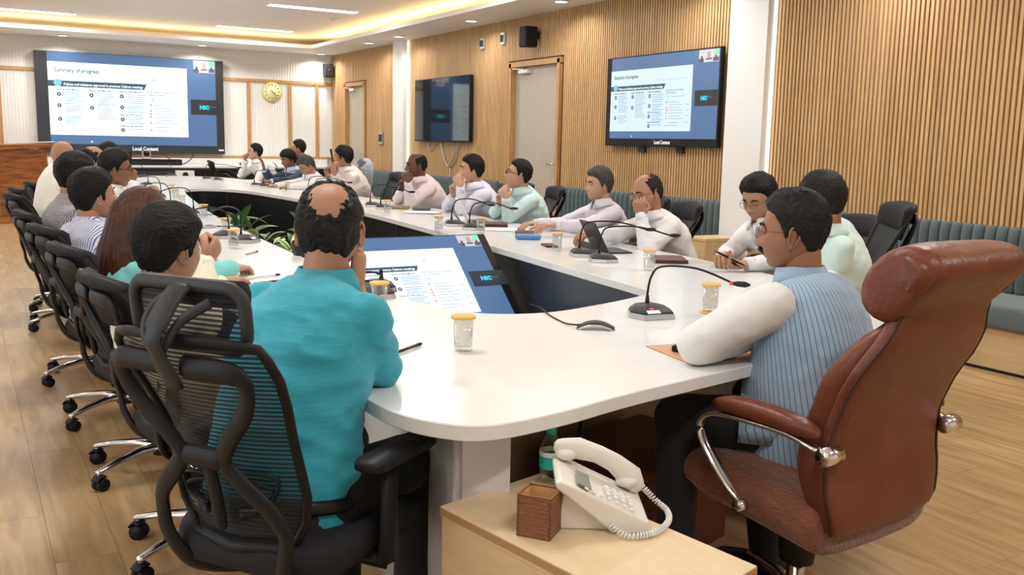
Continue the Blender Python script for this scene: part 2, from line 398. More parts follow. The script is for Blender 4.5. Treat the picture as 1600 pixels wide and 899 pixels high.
# ceiling: soffit ring, tray, cove
TX0, TX1, TY0, TY1 = -1.3, 5.36, -1.6, 16.15
g = G(); g.bb((XL-.2, YN-.2, ZC), (TX0, YB+.2, ZC+.03)); g.bb((TX1, YN-.2, ZC), (XW+.2, YB+.2, ZC+.03))
g.bb((TX0, YN-.2, ZC), (TX1, TY0, ZC+.03)); g.bb((TX0, TY1, ZC), (TX1, YB+.2, ZC+.03))
for a, b in (((TX0-.02, TY0-.02), (TX0, TY1+.02)), ((TX1, TY0-.02), (TX1+.02, TY1+.02)), ((TX0, TY0-.02), (TX1, TY0)), ((TX0, TY1), (TX1, TY1+.02))):
    g.bb((a[0], a[1], ZC+.03), (b[0], b[1], ZC+.06))
cl = struct('ceiling', G().bb((XL-.2, YN-.2, ZT+.022), (XW+.2, YB+.2, ZT+.2)), M['ceiling'])
obj('ceiling_soffit', g, M['soffit'], cl)
cv = thing('cove_light', 'warm LED cove light glowing around the recessed ceiling tray', 'light', (2, 16.2, ZC+.04))
g = G()
g.bb((TX0, TY1+.20, ZC+.035), (TX1, TY1+.225, ZC+.05)); o = obj('led_strip', g, M['warm'], cv); o.location = (-2, -16.2, -ZC-.04)
for a, b in ((TX1+.20, TX1+.225), (TX0-.225, TX0-.20)):
    o = obj('led_strip', G().bb((a, TY0, ZC+.035), (b, TY1, ZC+.05)), M['warm'], cv); o.location = (-2, -16.2, -ZC-.04)
g = G().lathe([(.075, 0), (.085, .004), (.085, .012), (0.0, .012)][:3], 20)
LN = {0: 'near the left end of the far wall', 1: 'right of the wide screen on the far wall', 2: 'in the far right corner above the small speaker'}
for i, (x, y) in enumerate(DOWN):
    if x < 0 or y < 8: lab = 'round white recessed downlight in the ceiling border, outside the view'
    if x < 0: lab = 'round recessed downlight over the left wall, '+['first', 'second', 'third', 'fourth', 'fifth', 'sixth', 'last'][i-11]+' from the far end'
    elif y < 8: lab = 'round recessed downlight over the near slatted wall, '+['first', 'second', 'third', 'nearest'][i-7]+' past the near door'
    elif i < 3: lab = 'round white recessed ceiling downlight '+LN[i]
    else: lab = 'round recessed downlight by the slatted wall, %s'.replace('%s', ['nearest the far pillar behind', 'just before the far pillar', 'above the switched-off television', 'above the near door'][min(i-3, 3)])
    t = thing('recessed_downlight', lab, 'ceiling light', (x, y, ZC-.014), 0, 'recessed downlights in the ceiling border')
    obj('trim_ring', G().tube([(.078*math.cos(a), .078*math.sin(a), .006) for a in [2*PI*k/20 for k in range(20)]], .008, 6, closed=True), M['white'], t)
    obj('diffuser', G().lathe([(.072, .004), (.072, .010)], 20), M['lamp'], t)
for i, (x, y) in enumerate(STRIPS):
    lab = {0: 'long white ceiling light strip at the far left above the wide screen', 1: 'short-looking white light strip near the far cove, left of the clock', 3: 'white light strip in the tray, nearer than the one by the cove'}.get(i, 'linear ceiling light strip, %s column, row %s from the far end' % ('left' if x < 2 else 'right', ['one', 'two', 'three', 'four', 'five', 'six'][i//2]))
    t = thing('linear_ceiling_light', lab, 'ceiling light', (x, y, ZT+.02), 0, 'linear strip lights in the ceiling tray')
    obj('housing', G().bb((-.62, -.105, -.006), (.62, .105, .01)), M['white'], t)
    obj('diffuser', G().bb((-.60, -.085, -.012), (.60, .085, -.006)), M['lamp'], t)
t = thing('smoke_detector', 'small round white smoke detector under the ceiling tray', 'detector', (4.87, 13.6, ZT+.022))
obj('base', G().lathe([(.05, 0), (.05, -.02), (.03, -.035)], 14), M['white'], t)
# pillars
for i, (a, b) in enumerate(COLS):
    st = struct('trim_%d' % (i+1), G().bb((6.0, a, 0), (XW+.02, b, ZC+.02)), M['column'])
    obj('led_line', G().bb((6.075, a-.012, .9), (6.095, a-.002, ZC-.02)), M['coollamp'] if i == 0 else emis('warm_white_led_strip', (1, .86, .55), 4), st)
# doors
for i, (a, b, h) in enumerate(D):
    d = struct('door_%d' % (i+1), G().bb((XW+.03, a+.055, 0), (XW+.07, b-.055, h-.055)), M['doorface'])
    g = G(); g.bb((XW-.045, a-.005, 0), (XW+.12, a+.05, h)); g.bb((XW-.045, b-.05, 0), (XW+.12, b+.005, h)); g.bb((XW-.045, a-.02, h-.05), (XW+.12, b+.02, h+.012))
    obj('door_frame', g, M['trimwood'], d)
    g = G(); g.bb((XW+.012, a+.075, .93), (XW+.03, a+.125, 1.20), 0, .004); g.tube([(XW+.02, a+.10, 1.12), (XW-.03, a+.10, 1.12), (XW-.035, a+.13, 1.12), (XW-.035, a+.25, 1.12)], .010, 8)
    g.tube([(XW+.02, a+.10, .98), (XW-.02, a+.10, .98), (XW-.02, a+.15, .98)], .007, 8)
    obj('door_handle', g, M['steel'], d)
    g = G(); g.bb((XW-.03, b-.42, h-.13), (XW+.03, b-.20, h-.085), 0, .006); g.tube([(XW-.01, b-.3, h-.08), (XW-.06, b-.12, h-.07)], .008, 6); g.tube([(XW-.06, b-.12, h-.07), (XW-.02, b-.06, h-.06)], .008, 6)
    obj('door_closer', g, M['white'], d)
    g = G()
    for z in (.3, 1.25, 2.0): g.bb((XW+.02, b-.062, z), (XW+.034, b-.05, z+.12))
    obj('door_hinge', g, M['steel'], d)
# back wall timber strips and fluted wallpaper ribs
def trim(n, a, b, m='trimwood'): return struct('trim_%d' % n, G().bb(a, b), M[m])
trim(3, (XL, YB-.035, 2.35), (XW-.02, YB, 2.405)); trim(4, (XL, YB-.035, .985), (XW-.02, YB, 1.03))
for k, x in enumerate((.61, 4.56, 5.31, 5.82, -.9)): trim(5+k, (x-.03, YB-.03, 1.03), (x+.03, YB, 2.35))
g = G()
for k in range(int((XW-XL)/.05)):
    x = XL+.03+k*.05; g.bb((x, YB-.006, 1.0), (x+.036, YB, ZC))
obj('wallpaper_ribs', g, mat('ribbed_wallpaper', (.83, .82, .78), .75, noise_=.05, nscale=40), bpy.data.objects['wall_back'], kind='stuff')

# ------------------------------------------------------------------ wall fittings
def speaker(loc, az, lab):
    t = thing('wall_speaker', lab, 'speaker', loc, az, 'small black wall speakers')
    obj('cabinet', G().box((0, .02, 0), (.16, .16, .24), None, 0, .012), M['black'], t)
    obj('grille', G().box((0, .103, 0), (.14, .008, .22), None, 0, .003), M['black2'], t)
    obj('bracket', G().box((0, -.08, .03), (.03, .06, .05)).box((0, -.11, .03), (.06, .01, .10)), M['darkgrey'], t)
    obj('badge', G().lathe([(.018, 0), (.018, .003)], 12, (0, .107, 0), M=Matrix.Rotation(R(-90), 3, 'X')), M['darkgrey'], t)
speaker((XW-.145, 9.93, 2.62), -90, 'black box speaker bracketed high on the slatted wall above the near door')
speaker((6.0, YB-.12, 2.62), 180, 'small dark speaker on the white far wall by the corner')
t = thing('wall_clock', 'round pale yellow wall clock with dark hands on the far wall', 'clock', (4.97, YB-.036, 2.19))
Mx = Matrix.Rotation(R(90), 3, 'X')
obj('rim', G().lathe([(.175, 0), (.175, .025), (.15, .035)], 32, M=Mx), mat('gold_rim', (.75, .62, .20), .4), t)
obj('dial', G().lathe([(.155, .031), (.155, .036)], 32, M=Mx), mat('yellow_dial', (.90, .85, .48), .5), t)
g = G()
for k in range(12): a = R(30*k); g.box((.125*math.sin(a), -.038, .125*math.cos(a)), (.014, .003, .022))
obj('hour_mark', g, M['black'], t)
obj('hour_hand', G().tube([(0, -.042, 0), (.055, -.042, -.045)], .006, 5), M['black2'], t)
obj('minute_hand', G().tube([(0, -.044, 0), (-.03, -.044, .03), (.08, -.044, -.07)], .004, 5), M['black2'], t)
for (y, z, w_, h_, mm, lab, nm, cat) in ((11.32, 2.66, .11, .14, 'silver', 'small grey sensor plate on the slatted wall above the dark television', 'wall_sensor', 'wall plate'),
        (10.77, 2.68, .09, .15, 'white', 'small white sensor box on the slatted wall left of the speaker', 'wall_sensor', 'wall plate'),
        (14.83, 1.40, .17, .20, 'steel', 'grey switch plate on the slatted wall between the far door and pillar', 'switch_plate', 'switch')):
    t = thing(nm, lab, cat, (XW-.022, y, z))
    obj('plate', G().bb((-.03, -w_/2, -h_/2), (0, w_/2, h_/2), 0, .006), M[mm], t)
    g = G()
    for k in range(3): g.bb((-.036, -w_/2+.012+k*w_*.3, -h_*.3), (-.03, -w_/2+.012+k*w_*.3+w_*.2, h_*.3))
    obj('button', g, M['darkgrey'], t)

# ------------------------------------------------------------------ screens
SM = {'navy': emis('screen_navy', (.085, .17, .34), .9), 'slide': emis('screen_slide_white', (.86, .98, 1.0), 1.0), 'slide2': emis('screen_slide_pale', (.60, .76, .80), .95),
      'band': emis('screen_band', (.03, .085, .13), 1), 'ink': emis('screen_ink', (.045, .10, .15), 1), 'pale': emis('screen_pale_text', (.32, .40, .48), 1),
      'icon': emis('screen_icon', (.16, .50, .58), 1), 'bluetext': emis('screen_blue_text', (.18, .36, .68), 1), 'white': emis('screen_white_text', (.95, .97, 1), 1), 'green': emis('screen_green_dot', (.02, .62, .42), 1),
      'red': emis('screen_red_dot', (.85, .20, .28), 1), 'pink': emis('screen_pink_dot', (.95, .55, .60), 1), 'cyan': emis('screen_cyan_logo', (.03, .55, .85), 1),
      'grey': emis('screen_dark_bar', (.030, .032, .036), 1), 'vgreen': emis('screen_video_green', (.20, .75, .40), 1), 'vid': emis('screen_video_room', (.55, .52, .58), 1), 'viddark': emis('screen_video_dark', (.10, .09, .12), 1), 'vidtan': emis('screen_video_tan', (.45, .30, .22), 1)}
def screen_content(t, W, H, inner, slide='slide', led=False):
    """slide, side column and caption on a display of W x H (x right, z up, facing -y); inner = (left, right, bottom, top) fractions"""
    L, Rr, B, T = inner; X = lambda u: -W/2+u*W; Z = lambda v: -H/2+v*H
    def rect(name, u0, u1, v0, v1, y, m, par=t, more=None):
        g = G().bb((X(u0), y-.001, Z(v0)), (X(u1), y, Z(v1)))
        for q in (more or []): g.bb((X(q[0]), y-.001, Z(q[2])), (X(q[1]), y, Z(q[3])))
        return obj(name, g, SM[m], par)
    rect('picture', L, Rr, B, T, -.001, 'navy')
    s0, s1, b0, b1 = .062, .792, .175, .90
    if not led: s0, s1, b0, b1 = .05, .785, .165, .845
    sl = rect('slide', s0, s1, b0, b1, -.003, slide)
    U = lambda u: s0+(s1-s0)*u; Vv = lambda v: b0+(b1-b0)*v; sw = W*(s1-s0); sh = H*(b1-b0)
    def txt(name, body, u, v, size, m, width=None, align='LEFT', bold=0, par=sl, y=-.0065):
        g = G(); text_g(g, body, size*sh, (X(U(u)), y, Z(Vv(v))), align, 0, bold*sh, width*sw if width else None)
        return obj(name, g, SM[m], par)
    txt('title', 'Summary of progress', .045, .865, .075, 'ink', .31, bold=.0018)
    txt('legend', 'To be taken up    ●  On track    Delayed', .585, .80, .030, 'pale', .36)
    g = G(); a = [(X(U(0)), Z(Vv(.665))), (X(U(.675)), Z(Vv(.665))), (X(U(.695)), Z(Vv(.745))), (X(U(0)), Z(Vv(.745)))]
    g.add([(p[0], -.0045, p[1]) for p in a], [(0, 1, 2, 3)], 0, False); bd_ = obj('banner', g, SM['band'], sl)
    txt('banner_text', 'Policies and initiatives approved in previous Cabinet meetings', .105, .683, .050, 'white', .56, bold=.001)
    g = G(); cx, cz = X(U(.065)), Z(Vv(.715))
    g.add([(cx+.030*sw*math.cos(k*PI/3), -.0055, cz+.030*sw*math.sin(k*PI/3)) for k in range(6)], [tuple(range(6))], 0, False); obj('banner_icon', g, SM['icon'], sl)
    heads = [(.05, .615, 'Held on 16th May 25'), (.275, .615, 'Held on 20th May 2025'), (.49, .615, 'Held on 20th May 25'), (.49, .29, 'Held on 27th July 25'), (.49, .135, 'Held on 4th July 25')]
    for u, v, s_ in heads: txt('date_heading', s_, u, v, .032, 'ink', .16, bold=.0008)
    txt('side_heading', 'Key initiatives for upcoming\nCabinet meeting', .705, .625, .040, 'ink', .20)
    txt('side_line', 'Policies to be approved', .77, .53, .034, 'bluetext', .15)
    txt('side_number', '9', .725, .50, .075, 'cyan')
    for u, v in ((.055, .56), (.055, .405), (.055, .22), (.28, .56), (.28, .385), (.495, .56), (.495, .405), (.495, .235), (.495, .085)):
        g = G(); cx, cz = X(U(u+.015)), Z(Vv(v)); rr = .015*sw
        g.add([(cx+rr*math.cos(k*PI/8), -.0055, cz+rr*math.sin(k*PI/8)) for k in range(16)], [tuple(range(16))], 0, False)
        g.add([(cx+rr*.34*math.cos(k*PI/3), -.006, cz+rr*.34*math.sin(k*PI/3)) for k in range(6)], [tuple(range(6))], 1, False)
        obj('bullet_icon', g, [SM['ink'], SM['white']], sl)
    g = G(); rr = random.Random(3)
    for u, v, n, mi in ((.105, .58, 5, 0), (.105, .43, 5, 0), (.105, .25, 5, 0), (.33, .58, 6, 0), (.33, .42, 8, 0), (.545, .58, 5, 0), (.545, .42, 4, 0), (.545, .26, 4, 0), (.545, .095, 1, 0)):
        for k in range(n):
            z = Vv(v-k*.028); g.bb((X(U(u)), -.0055, Z(z)), (X(U(u+rr.uniform(.08, .14))), -.005, Z(z+.006)), 1 if k == 0 or rr.random() < .3 else 0)
    dots = G(); 
    for k, c_ in enumerate((0, 2, 1, 1, 0, 2, 1, 2, 1)):
        v = .455-k*.043-(.02 if k > 6 else 0); cx, cz = X(U(.72)), Z(Vv(v)); q = .008*sw
        dots.add([(cx+q*math.cos(j*PI/5), -.0055, cz+q*math.sin(j*PI/5)) for j in range(10)], [tuple(range(10))], c_, False)
        g.bb((X(U(.745)), -.0055, Z(Vv(v-.004))), (X(U(.745+rr.uniform(.10, .17))), -.005, Z(Vv(v+.004))), 0)
        if k % 2: g.bb((X(U(.94)), -.0055, Z(Vv(v-.004))), (X(U(.975)), -.005, Z(Vv(v+.004))), 0)
    obj('text_lines', g, [SM['pale'], SM['bluetext']], sl, kind='stuff'); obj('status_dots', dots, [SM['green'], SM['red'], SM['pink']], sl)
    # right column: video thumbnail, name tile
    c0, c1 = .815, Rr
    th = rect('video_tile', c0+.015, c1-.003, T-.13, T-.005, -.0045, 'vid')
    g = G(); m_ = lambda u0, u1, v0, v1, mi: g.bb((X(c0+.015+(c1-c0-.02)*u0), -.007, Z(T-.13+.125*v0)), (X(c0+.015+(c1-c0-.02)*u1), -.0055, Z(T-.13+.125*v1)), mi)
    m_(.0, .25, .0, .3, 0); m_(.35, .65, .2, .32, 0); m_(.72, 1, .05, .35, 0); m_(.42, .58, .35, .8, 1); m_(.1, .2, .2, .5, 0); m_(.8, .9, .3, .5, 0); m_(.74, 1, .55, 1, 2)
    obj('video_picture', g, [SM['viddark'], SM['vidtan'], SM['vgreen']], th)
    rect('name_tile', c0-.005, 1 if not led else Rr, .42, .58, -.0045, 'grey')
    g = G(); text_g(g, 'NIC', .055*H, (X(c0+.045), -.0075, Z(.48)), 'LEFT', 0, .004*H); text_g(g, 'National Informatics\nCentre', .012*H, (X(c0+.083), -.0075, Z(.503)), 'LEFT', 0, .0)
    obj('name_tile_text', g, SM['cyan'], t)
    g = G(); text_g(g, 'Local Content', .055*H, (X(.55), -.0035, Z(.028)), 'CENTER', 0, .0012*H, .14*W); obj('caption', g, SM['white'], t)
    g = G().add([(X(.265), -.0045, Z(.125)), (X(.275), -.0045, Z(.105)), (X(.268), -.0045, Z(.100)), (X(.265), -.0045, Z(.105))], [(0, 1, 2, 3)], 0, False); obj('cursor', g, SM['white'], t)
    if led:
        g = G().bb((X(.965), -.004, Z(.035)), (X(.978), -.003, Z(.05))); g.bb((X(.981), -.004, Z(.035)), (X(.993), -.003, Z(.05))); obj('clock_digits', g, SM['white'], t)
LW, LH = 2.96, 1.61
t = thing('led_video_wall', 'wide wall-mounted display with a slide and navy border on the far white wall', 'screen', (2.61, YB-.12, 1.865))
obj('panel', G().bb((-LW/2, 0, -LH/2), (LW/2, .09, LH/2)), M['black2'], t)
obj('border', G().bb((-LW/2, -.0008, -LH/2), (LW/2, 0, LH/2)), SM['grey'], t)
screen_content(t, LW, LH, (.062, .955, .085, .995), led=True)
T2 = (1.76, .915)
t = thing('wall_television', 'lit television with a slide on the slatted wall left of the near pillar', 'television', (XW-.10, (8.39+6.63)/2, 1.812)); t.rotation_euler = (0, 0, -PI/2)
obj('casing', G().bb((-T2[0]/2, 0, -T2[1]/2), (T2[0]/2, .05, T2[1]/2), 0, .006), M['black'], t)
obj('wall_bracket', G().bb((-.3, .05, -.2), (.3, .076, .2)).bb((-.35, .045, -.52), (-.25, .07, -.44)).bb((.25, .045, -.52), (.35, .07, -.44)), M['darkgrey'], t)
screen_content(t, T2[0], T2[1], (.05, .99, .085, .985), slide='slide2')
t = thing('wall_television', 'switched-off black television on the slatted wall between far pillar and near door', 'television', (XW-.10, 12.44, 1.815)); t.rotation_euler = (0, 0, -PI/2)
obj('casing', G().bb((-.90, 0, -.455), (.90, .05, .455), 0, .006), M['black'], t)
obj('screen', G().bb((-.885, -.003, -.435), (.885, 0, .443)), mat('dark_glass', (.006, .010, .014), .06, coat=.6), t)
obj('wall_bracket', G().bb((-.3, .05, -.2), (.3, .076, .2)), M['darkgrey'], t)
g = G(); g.tube(arc([(-.55, .05, -.45), (-.50, .06, -.58), (-.38, .06, -.56), (-.30, .05, -.46)]), .008, 5)
g.tube(arc([(-.1, .05, -.45), (-.02, .06, -.62), (.12, .06, -.80), (.35, .06, -.72), (.5, .05, -.45)]), .009, 5); g.tube(arc([(-.12, .05, -.45), (.0, .06, -.70), (.15, .065, -.78), (.36, .06, -.60), (.46, .05, -.45)]), .007, 5)
g.tube([(.18, .07, -.8), (.18, .07, -1.4)], .007, 5)
obj('hanging_cable', g, M['silver'], t)
# floor monitor lying tilted in the table well
FW, FH = 1.15, .69
t = thing('floor_monitor', 'large tilted monitor showing the slide inside the table well', 'television', (2.065, 4.58, .60)); t.rotation_euler = (R(-49), 0, R(0))
obj('casing', G().bb((-FW/2, 0, -FH/2), (FW/2, .045, FH/2), 0, .005), M['black'], t)
screen_content(t, FW, FH, (.035, .955, .03, .985), slide='slide')
o = obj('stand', G().bb((-.35, .046, -.3), (-.31, .09, .25)).bb((.31, .046, -.3), (.35, .09, .25)), M['darkgrey'], t)
Mi = t.rotation_euler.to_matrix().inverted()
g = G(); 
for x in (-.33, .33):
    for a, b in (((x, .38, -.60), (x, .22, .10)), ((x, -.25, -.60), (x, .38, -.60)), ((x, -.10, -.60), (x, .02, -.12))):
        g.tube([Mi @ V(a), Mi @ V(b)], .02, 8)
obj('stand_leg', g, M['darkgrey'], t)

# ------------------------------------------------------------------ wall bench
def bench(y0, y1, lab):
    t = thing('wall_bench', lab, 'bench', (5.86, (y0+y1)/2, 0), 0, 'upholstered benches along the slatted wall')
    h = (y1-y0)/2-.004
    obj('base_panel', G().bb((-.33, -h, .02), (.25, h, .27)), M['lightwood2'], t)
    obj('plinth', G().bb((-.325, -h, 0), (.25, h, .02)), M['black2'], t)
    obj('seat_cushion', G().bb((-.36, -h, .27), (.20, h, .43), 0, .03), M['velvetseat'], t)
    obj('back_board', G().bb((.19, -h, .27), (.252, h, .84)), M['velvet'], t)
    n = max(1, round(2*h/.083)); wd = 2*h/n
    ring = [[(V((.19-.055*math.sin(PI*k/8)*q, (-math.cos(PI*k/8))*wd/2*.98, z))) for k in range(9)] for z, q in ((.425, .8), (.45, 1), (.80, 1), (.85, .8), (.872, .35))]
    me = fixn(G().loft(ring, True).mesh('channel', M['velvet']))
    for k in range(n):
        o = bpy.data.objects.new('channel', me); col.objects.link(o); o.parent = t; o.location = (0, -h+wd*(k+.5), 0)
BL = [(2.0, 3.92, 'right of the seam beside the brown leather chair'), (3.92, 5.6, 'behind the man in pale mint shirt, ending before the near pillar'), (6.52, 7.9, 'just left of the near pillar'), (7.9, 9.3, 'right of the near door'),
      (10.72, 12.1, 'left of the near door'), (12.1, 13.66, 'right of the far pillar'), (14.12, 15.45, 'left of the far pillar')]
for a, b, s_ in BL: bench(a, b, 'grey-green channelled bench section '+s_)
t = thing('side_box', 'small light wooden box at the foot of the near pillar', 'box', (5.74, 6.30, 0))
obj('body', G().bb((-.20, -.14, 0), (.2, .14, .55)), M['lightwood2'], t); obj('top', G().bb((-.205, -.145, .55), (.205, .145, .572)), M['lightwood'], t)
# ------------------------------------------------------------------ lectern
t = thing('lectern', 'tall reddish wood lectern at the far left beside the wide screen', 'lectern', (.80, 16.35, 0), -12); t.scale = (1, 1, 1.045)
obj('body', G().bb((-.36, -.25, .10), (.30, .3, 1.06)), M['podium'], t)
obj('side_panel', G().bb((.30, -.22, .10), (.34, .3, 1.06)), M['podium'], t)
obj('plinth', G().bb((-.38, -.27, 0), (.36, .32, .10)), M['podium'], t)
Mx = Matrix.Rotation(R(4), 3, 'Y')
obj('sloping_top', G().box((0, .0, 1.105), (.84, .66, .075), Matrix.Rotation(R(-3), 3, 'Y'), 0, .006), M['podium'], t)
tag(obj('paper_sheet', G().box((0, 0, 0), (.26, .36, .006), Matrix.Rotation(R(-3), 3, 'Y')), M['paper']), 'white sheet lying on the right end of the lectern top', 'paper').location = (1.16, 16.28, 1.225)
# ------------------------------------------------------------------ far counter with equipment
t = thing('av_counter', 'low counter with white stone edge and black front under the wide screen', 'counter', (3.4, 16.95, 0))
obj('worktop', G().bb((-2.3, -.30, .83), (2.6, .3, .87), 0, .004), M['stone'], t)
obj('upstand', G().bb((-2.3, .26, .87), (2.6, .30, .985)), M['stone'], t)
obj('black_edge', G().bb((-2.3, -.31, .79), (2.6, .3, .828)), M['black2'], t)
obj('front_panel', G().bb((-2.25, -.24, 0), (2.55, .28, .79)), M['blackpanel'], t)
t = thing('conference_codec', 'long low black video unit on the counter under the wide screen', 'video unit', (2.65, 16.83, .87)); t.scale = (1, 1, .75)
obj('casing', G().bb((-.62, -.12, 0.0), (.62, .12, .13), 0, .008), M['black'], t); obj('front_strip', G().bb((-.6, -.124, .05), (.6, -.12, .07)), M['darkgrey'], t)
def ptz(loc, c, lab):
    t = thing('conference_camera', lab, 'camera', loc, 180, 'pan tilt cameras on the video unit')
    t.scale = (.8, .8, .8); obj('base', G().lathe([(.085, 0), (.085, .025), (.05, .04)], 16), M[c], t)
    obj('yoke', G().bb((-.085, -.02, .03), (-.062, .02, .17), 0, .005).bb((.062, -.02, .03), (.085, .02, .17), 0, .005), M[c], t)
    obj('head', G().ell((0, 0, .12), (.06, .06, .06)), M['black'], t)
    obj('camera_lens', G().lathe([(.035, .05), (.035, .068), (.02, .07)], 14, (0, 0, .12), M=Matrix.Rotation(R(-90), 3, 'X')), mat('lens_glass', (.01, .01, .02), .08), t)
ptz((2.42, 16.83, .968), 'black', 'black dome camera left of the white one on the video unit')
ptz((2.72, 16.83, .968), 'silver', 'silver pan tilt camera in front of the screen caption')
tag(obj('loose_cable', G().tube(arc([(3.05, 17.1, 1.05), (3.15, 17.0, .95), (3.3, 16.95, .885), (3.45, 17.0, .95), (3.55, 17.12, 1.05)]), .008, 6), M['black2']), 'black cable looping below the wide screen', 'cable')
def rack(x, z, w_, h_, m, lab, nm='equipment_box', bm=None):
    t = thing(nm, lab, 'equipment', (x, 16.60, z)); obj('casing', G().bb((-w_/2, -.06, 0), (w_/2, .06, h_), 0, .004), M[m], t)
    obj('faceplate', G().bb((-w_/2+.01, -.068, .01), (w_/2-.01, -.06, h_-.01)), M[bm or 'darkgrey'], t); return t
rack(2.62, .66, .95, .115, 'darkgrey', 'dark audio rack unit under the counter edge below the cameras')
rack(3.28, .66, .30, .125, 'white', 'white box with a round black speaker below the counter', bm='white')
obj('round_driver', G().lathe([(.045, 0), (.045, .01), (.02, .004)], 16, M=Matrix.Rotation(R(90), 3, 'X')), M['black2'], bpy.data.objects['equipment_box.001']).location = (0, -.069, .06)
t = thing('equipment_shelf', 'low white shelf carrying boxes under the counter', 'shelf', (3.0, 16.60, 0)); obj('board', G().bb((-.95, -.10, .62), (.55, .10, .655)), M['white'], t)
obj('support', G().bb((-.9, -.08, 0), (-.86, .08, .62)).bb((.46, -.08, 0), (.5, .08, .62)), M['white'], t)
# ================================================================== TABLE
from mathutils.geometry import tessellate_polygon
OUT = [(.83, 2.40), (.80, 2.12), (.81, 1.90), (.87, 1.77), (.96, 1.71), (1.15, 1.73), (1.43, 1.80), (1.89, 1.89), (2.35, 1.99), (2.72, 2.10), (3.02, 2.32), (3.22, 2.70), (3.36, 3.2), (3.47, 3.9), (3.58, 5.0), (3.70, 6.6), (3.76, 8.2), (3.74, 10), (3.70, 11.8), (3.66, 13.4), (3.5, 14.6), (3.1, 15.2), (2.5, 15.35), (2.0, 15.2), (1.78, 14.4), (1.55, 12.6), (1.34, 10.6), (1.14, 8.6), (.98, 6.8), (.89, 5), (.84, 3.6)]
INN = [(1.46, 3.45), (1.48, 3.2), (1.53, 3.0), (1.62, 2.88), (1.82, 2.83), (2.1, 2.90), (2.36, 3.0), (2.46, 3.07), (2.50, 3.2), (2.57, 3.79), (2.68, 4.7), (2.82, 6), (2.95, 7.5), (2.98, 9), (2.90, 10.6), (2.80, 11.2), (2.62, 11.5), (2.42, 11.55), (2.24, 11.3), (2.10, 10.6), (1.91, 9.2), (1.69, 7.39), (1.54, 5.41)]
def smooth2(P, n=4): return [(p.x, p.y) for p in loop([(a, b, 0) for a, b in P], n)]
def offset(P, d):
    out = []; n = len(P)
    for i in range(n):
        a, b, c = V((*P[i-1], 0)), V((*P[i], 0)), V((*P[(i+1) % n], 0))
        t = (c-a).normalized(); out.append((b.x+t.y*d, b.y-t.x*d))
    return out
def ccw(P):
    A = sum(P[i-1][0]*P[i][1]-P[i][0]*P[i-1][1] for i in range(len(P))); return P if A > 0 else P[::-1]
OS, IS = ccw(smooth2(OUT, 8)), ccw(smooth2(INN, 8))
tb = thing('conference_table', 'long white solid-surface conference table running round an open planted well', 'table', (2.2, 7.5, 0))
def slab(z0, z1, ch=.0025):
    g = G()
    def ringstack(P, sgn):
        levels = [(offset(P, -sgn*ch), z0), (P, z0+ch), (P, z1-ch), (offset(P, -sgn*ch), z1)]
        g.loft([[V((a, b, z)) for a, b in Q] for Q, z in levels], False, 0, False)
        return levels
    lo, li = ringstack(OS, 1), ringstack(IS, -1)
    for k in (0, 3):
        A = [V((a, b, lo[k][1])) for a, b in lo[k][0]]; B = [V((a, b, li[k][1])) for a, b in li[k][0]]
        g.add(A+B, tessellate_polygon([A, B]), 0, False)
    return g
def local(o): o.location = (-2.2, -7.5, 0); return o
local(obj('tabletop', slab(.714, .75), M['stone'], tb))
P = offset(IS, -.02); Q = offset(IS, .02)  # IS ccw: positive offset = outwards
g = G()
def wallband(A, B, z0, z1):
    return [[V((a, b, z)) for a, b in L] for L, z in ((A, z0), (A, z1), (B, z1), (B, z0))]
A = offset(IS, .015); B = offset(IS, .035)
g.loft(wallband(A, B, 0, .712), False, 0, False, closed=True); local(obj('inner_panel', g, M['blackpanel'], tb))
g = G()
for k in (12, 60, 92, 124, 148): a = A[k % len(A)]; b = A[(k+1) % len(A)]; g.box((a[0], a[1], .35), (.012, .012, .7))
local(obj('panel_joint', g, M['darkgrey'], tb))
skl = [(1.9, 14.0), (1.72, 12), (1.56, 10.2), (1.42, 8.4), (1.27, 6.6), (1.19, 5), (1.13, 3.6), (1.11, 2.9), (1.09, 2.5), (1.04, 2.2), (.985, 2.0), (.965, 1.86)]
skr = [(2.62, 2.42), (2.82, 2.7), (3.0, 3.2), (3.1, 3.9), (3.2, 5), (3.32, 6.6), (3.38, 8.2), (3.36, 10), (3.3, 11.8), (3.22, 13.4), (3.0, 14.4), (2.5, 14.8), (1.9, 14.0)]
def wallpath(P, th, z0, z1):
    pts = [p for p in arc([(a, b, 0) for a, b in P], 4)]; n = len(pts); A = []; B = []
    for i in range(n):
        t = (pts[min(i+1, n-1)]-pts[max(i-1, 0)]).normalized(); s = V((t.y, -t.x, 0))*th/2
        A.append(pts[i]+s); B.append(pts[i]-s)
    return [[V((a.x, a.y, z0)), V((a.x, a.y, z1)), V((b.x, b.y, z1)), V((b.x, b.y, z0))] for a, b in zip(A, B)]
local(obj('outer_skirt', G().loft(wallpath(skl, .03, 0, .713)), M['tablebase'], tb))
local(obj('outer_skirt', G().loft(wallpath(skr, .03, 0, .713)), M['tablebase'], tb))
local(obj('end_panel', G().prism([(.955, 1.835), (1.055, 1.79), (1.20, 2.35), (1.10, 2.40)], 0, .713), M['tablebase'], tb))
local(obj('modesty_panel', G().loft(wallpath([(1.12, 2.36), (1.5, 2.68), (2.1, 2.78), (2.62, 2.64)], .02, 0, .713)), M['beige'], tb))
local(obj('end_panel', G().prism([(2.56, 2.2), (2.64, 2.2), (2.68, 2.62), (2.6, 2.62)], 0, .713), M['tablebase'], tb))
g = G(); g.tube(arc([(1.76, 2.60, .70), (1.79, 2.56, .5), (1.76, 2.55, .33)]), .006, 6); g.tube(arc([(1.60, 2.56, .70), (1.62, 2.52, .5), (1.60, 2.51, .33)]), .004, 6)
local(obj('hanging_cable', g, M['black2'], tb))
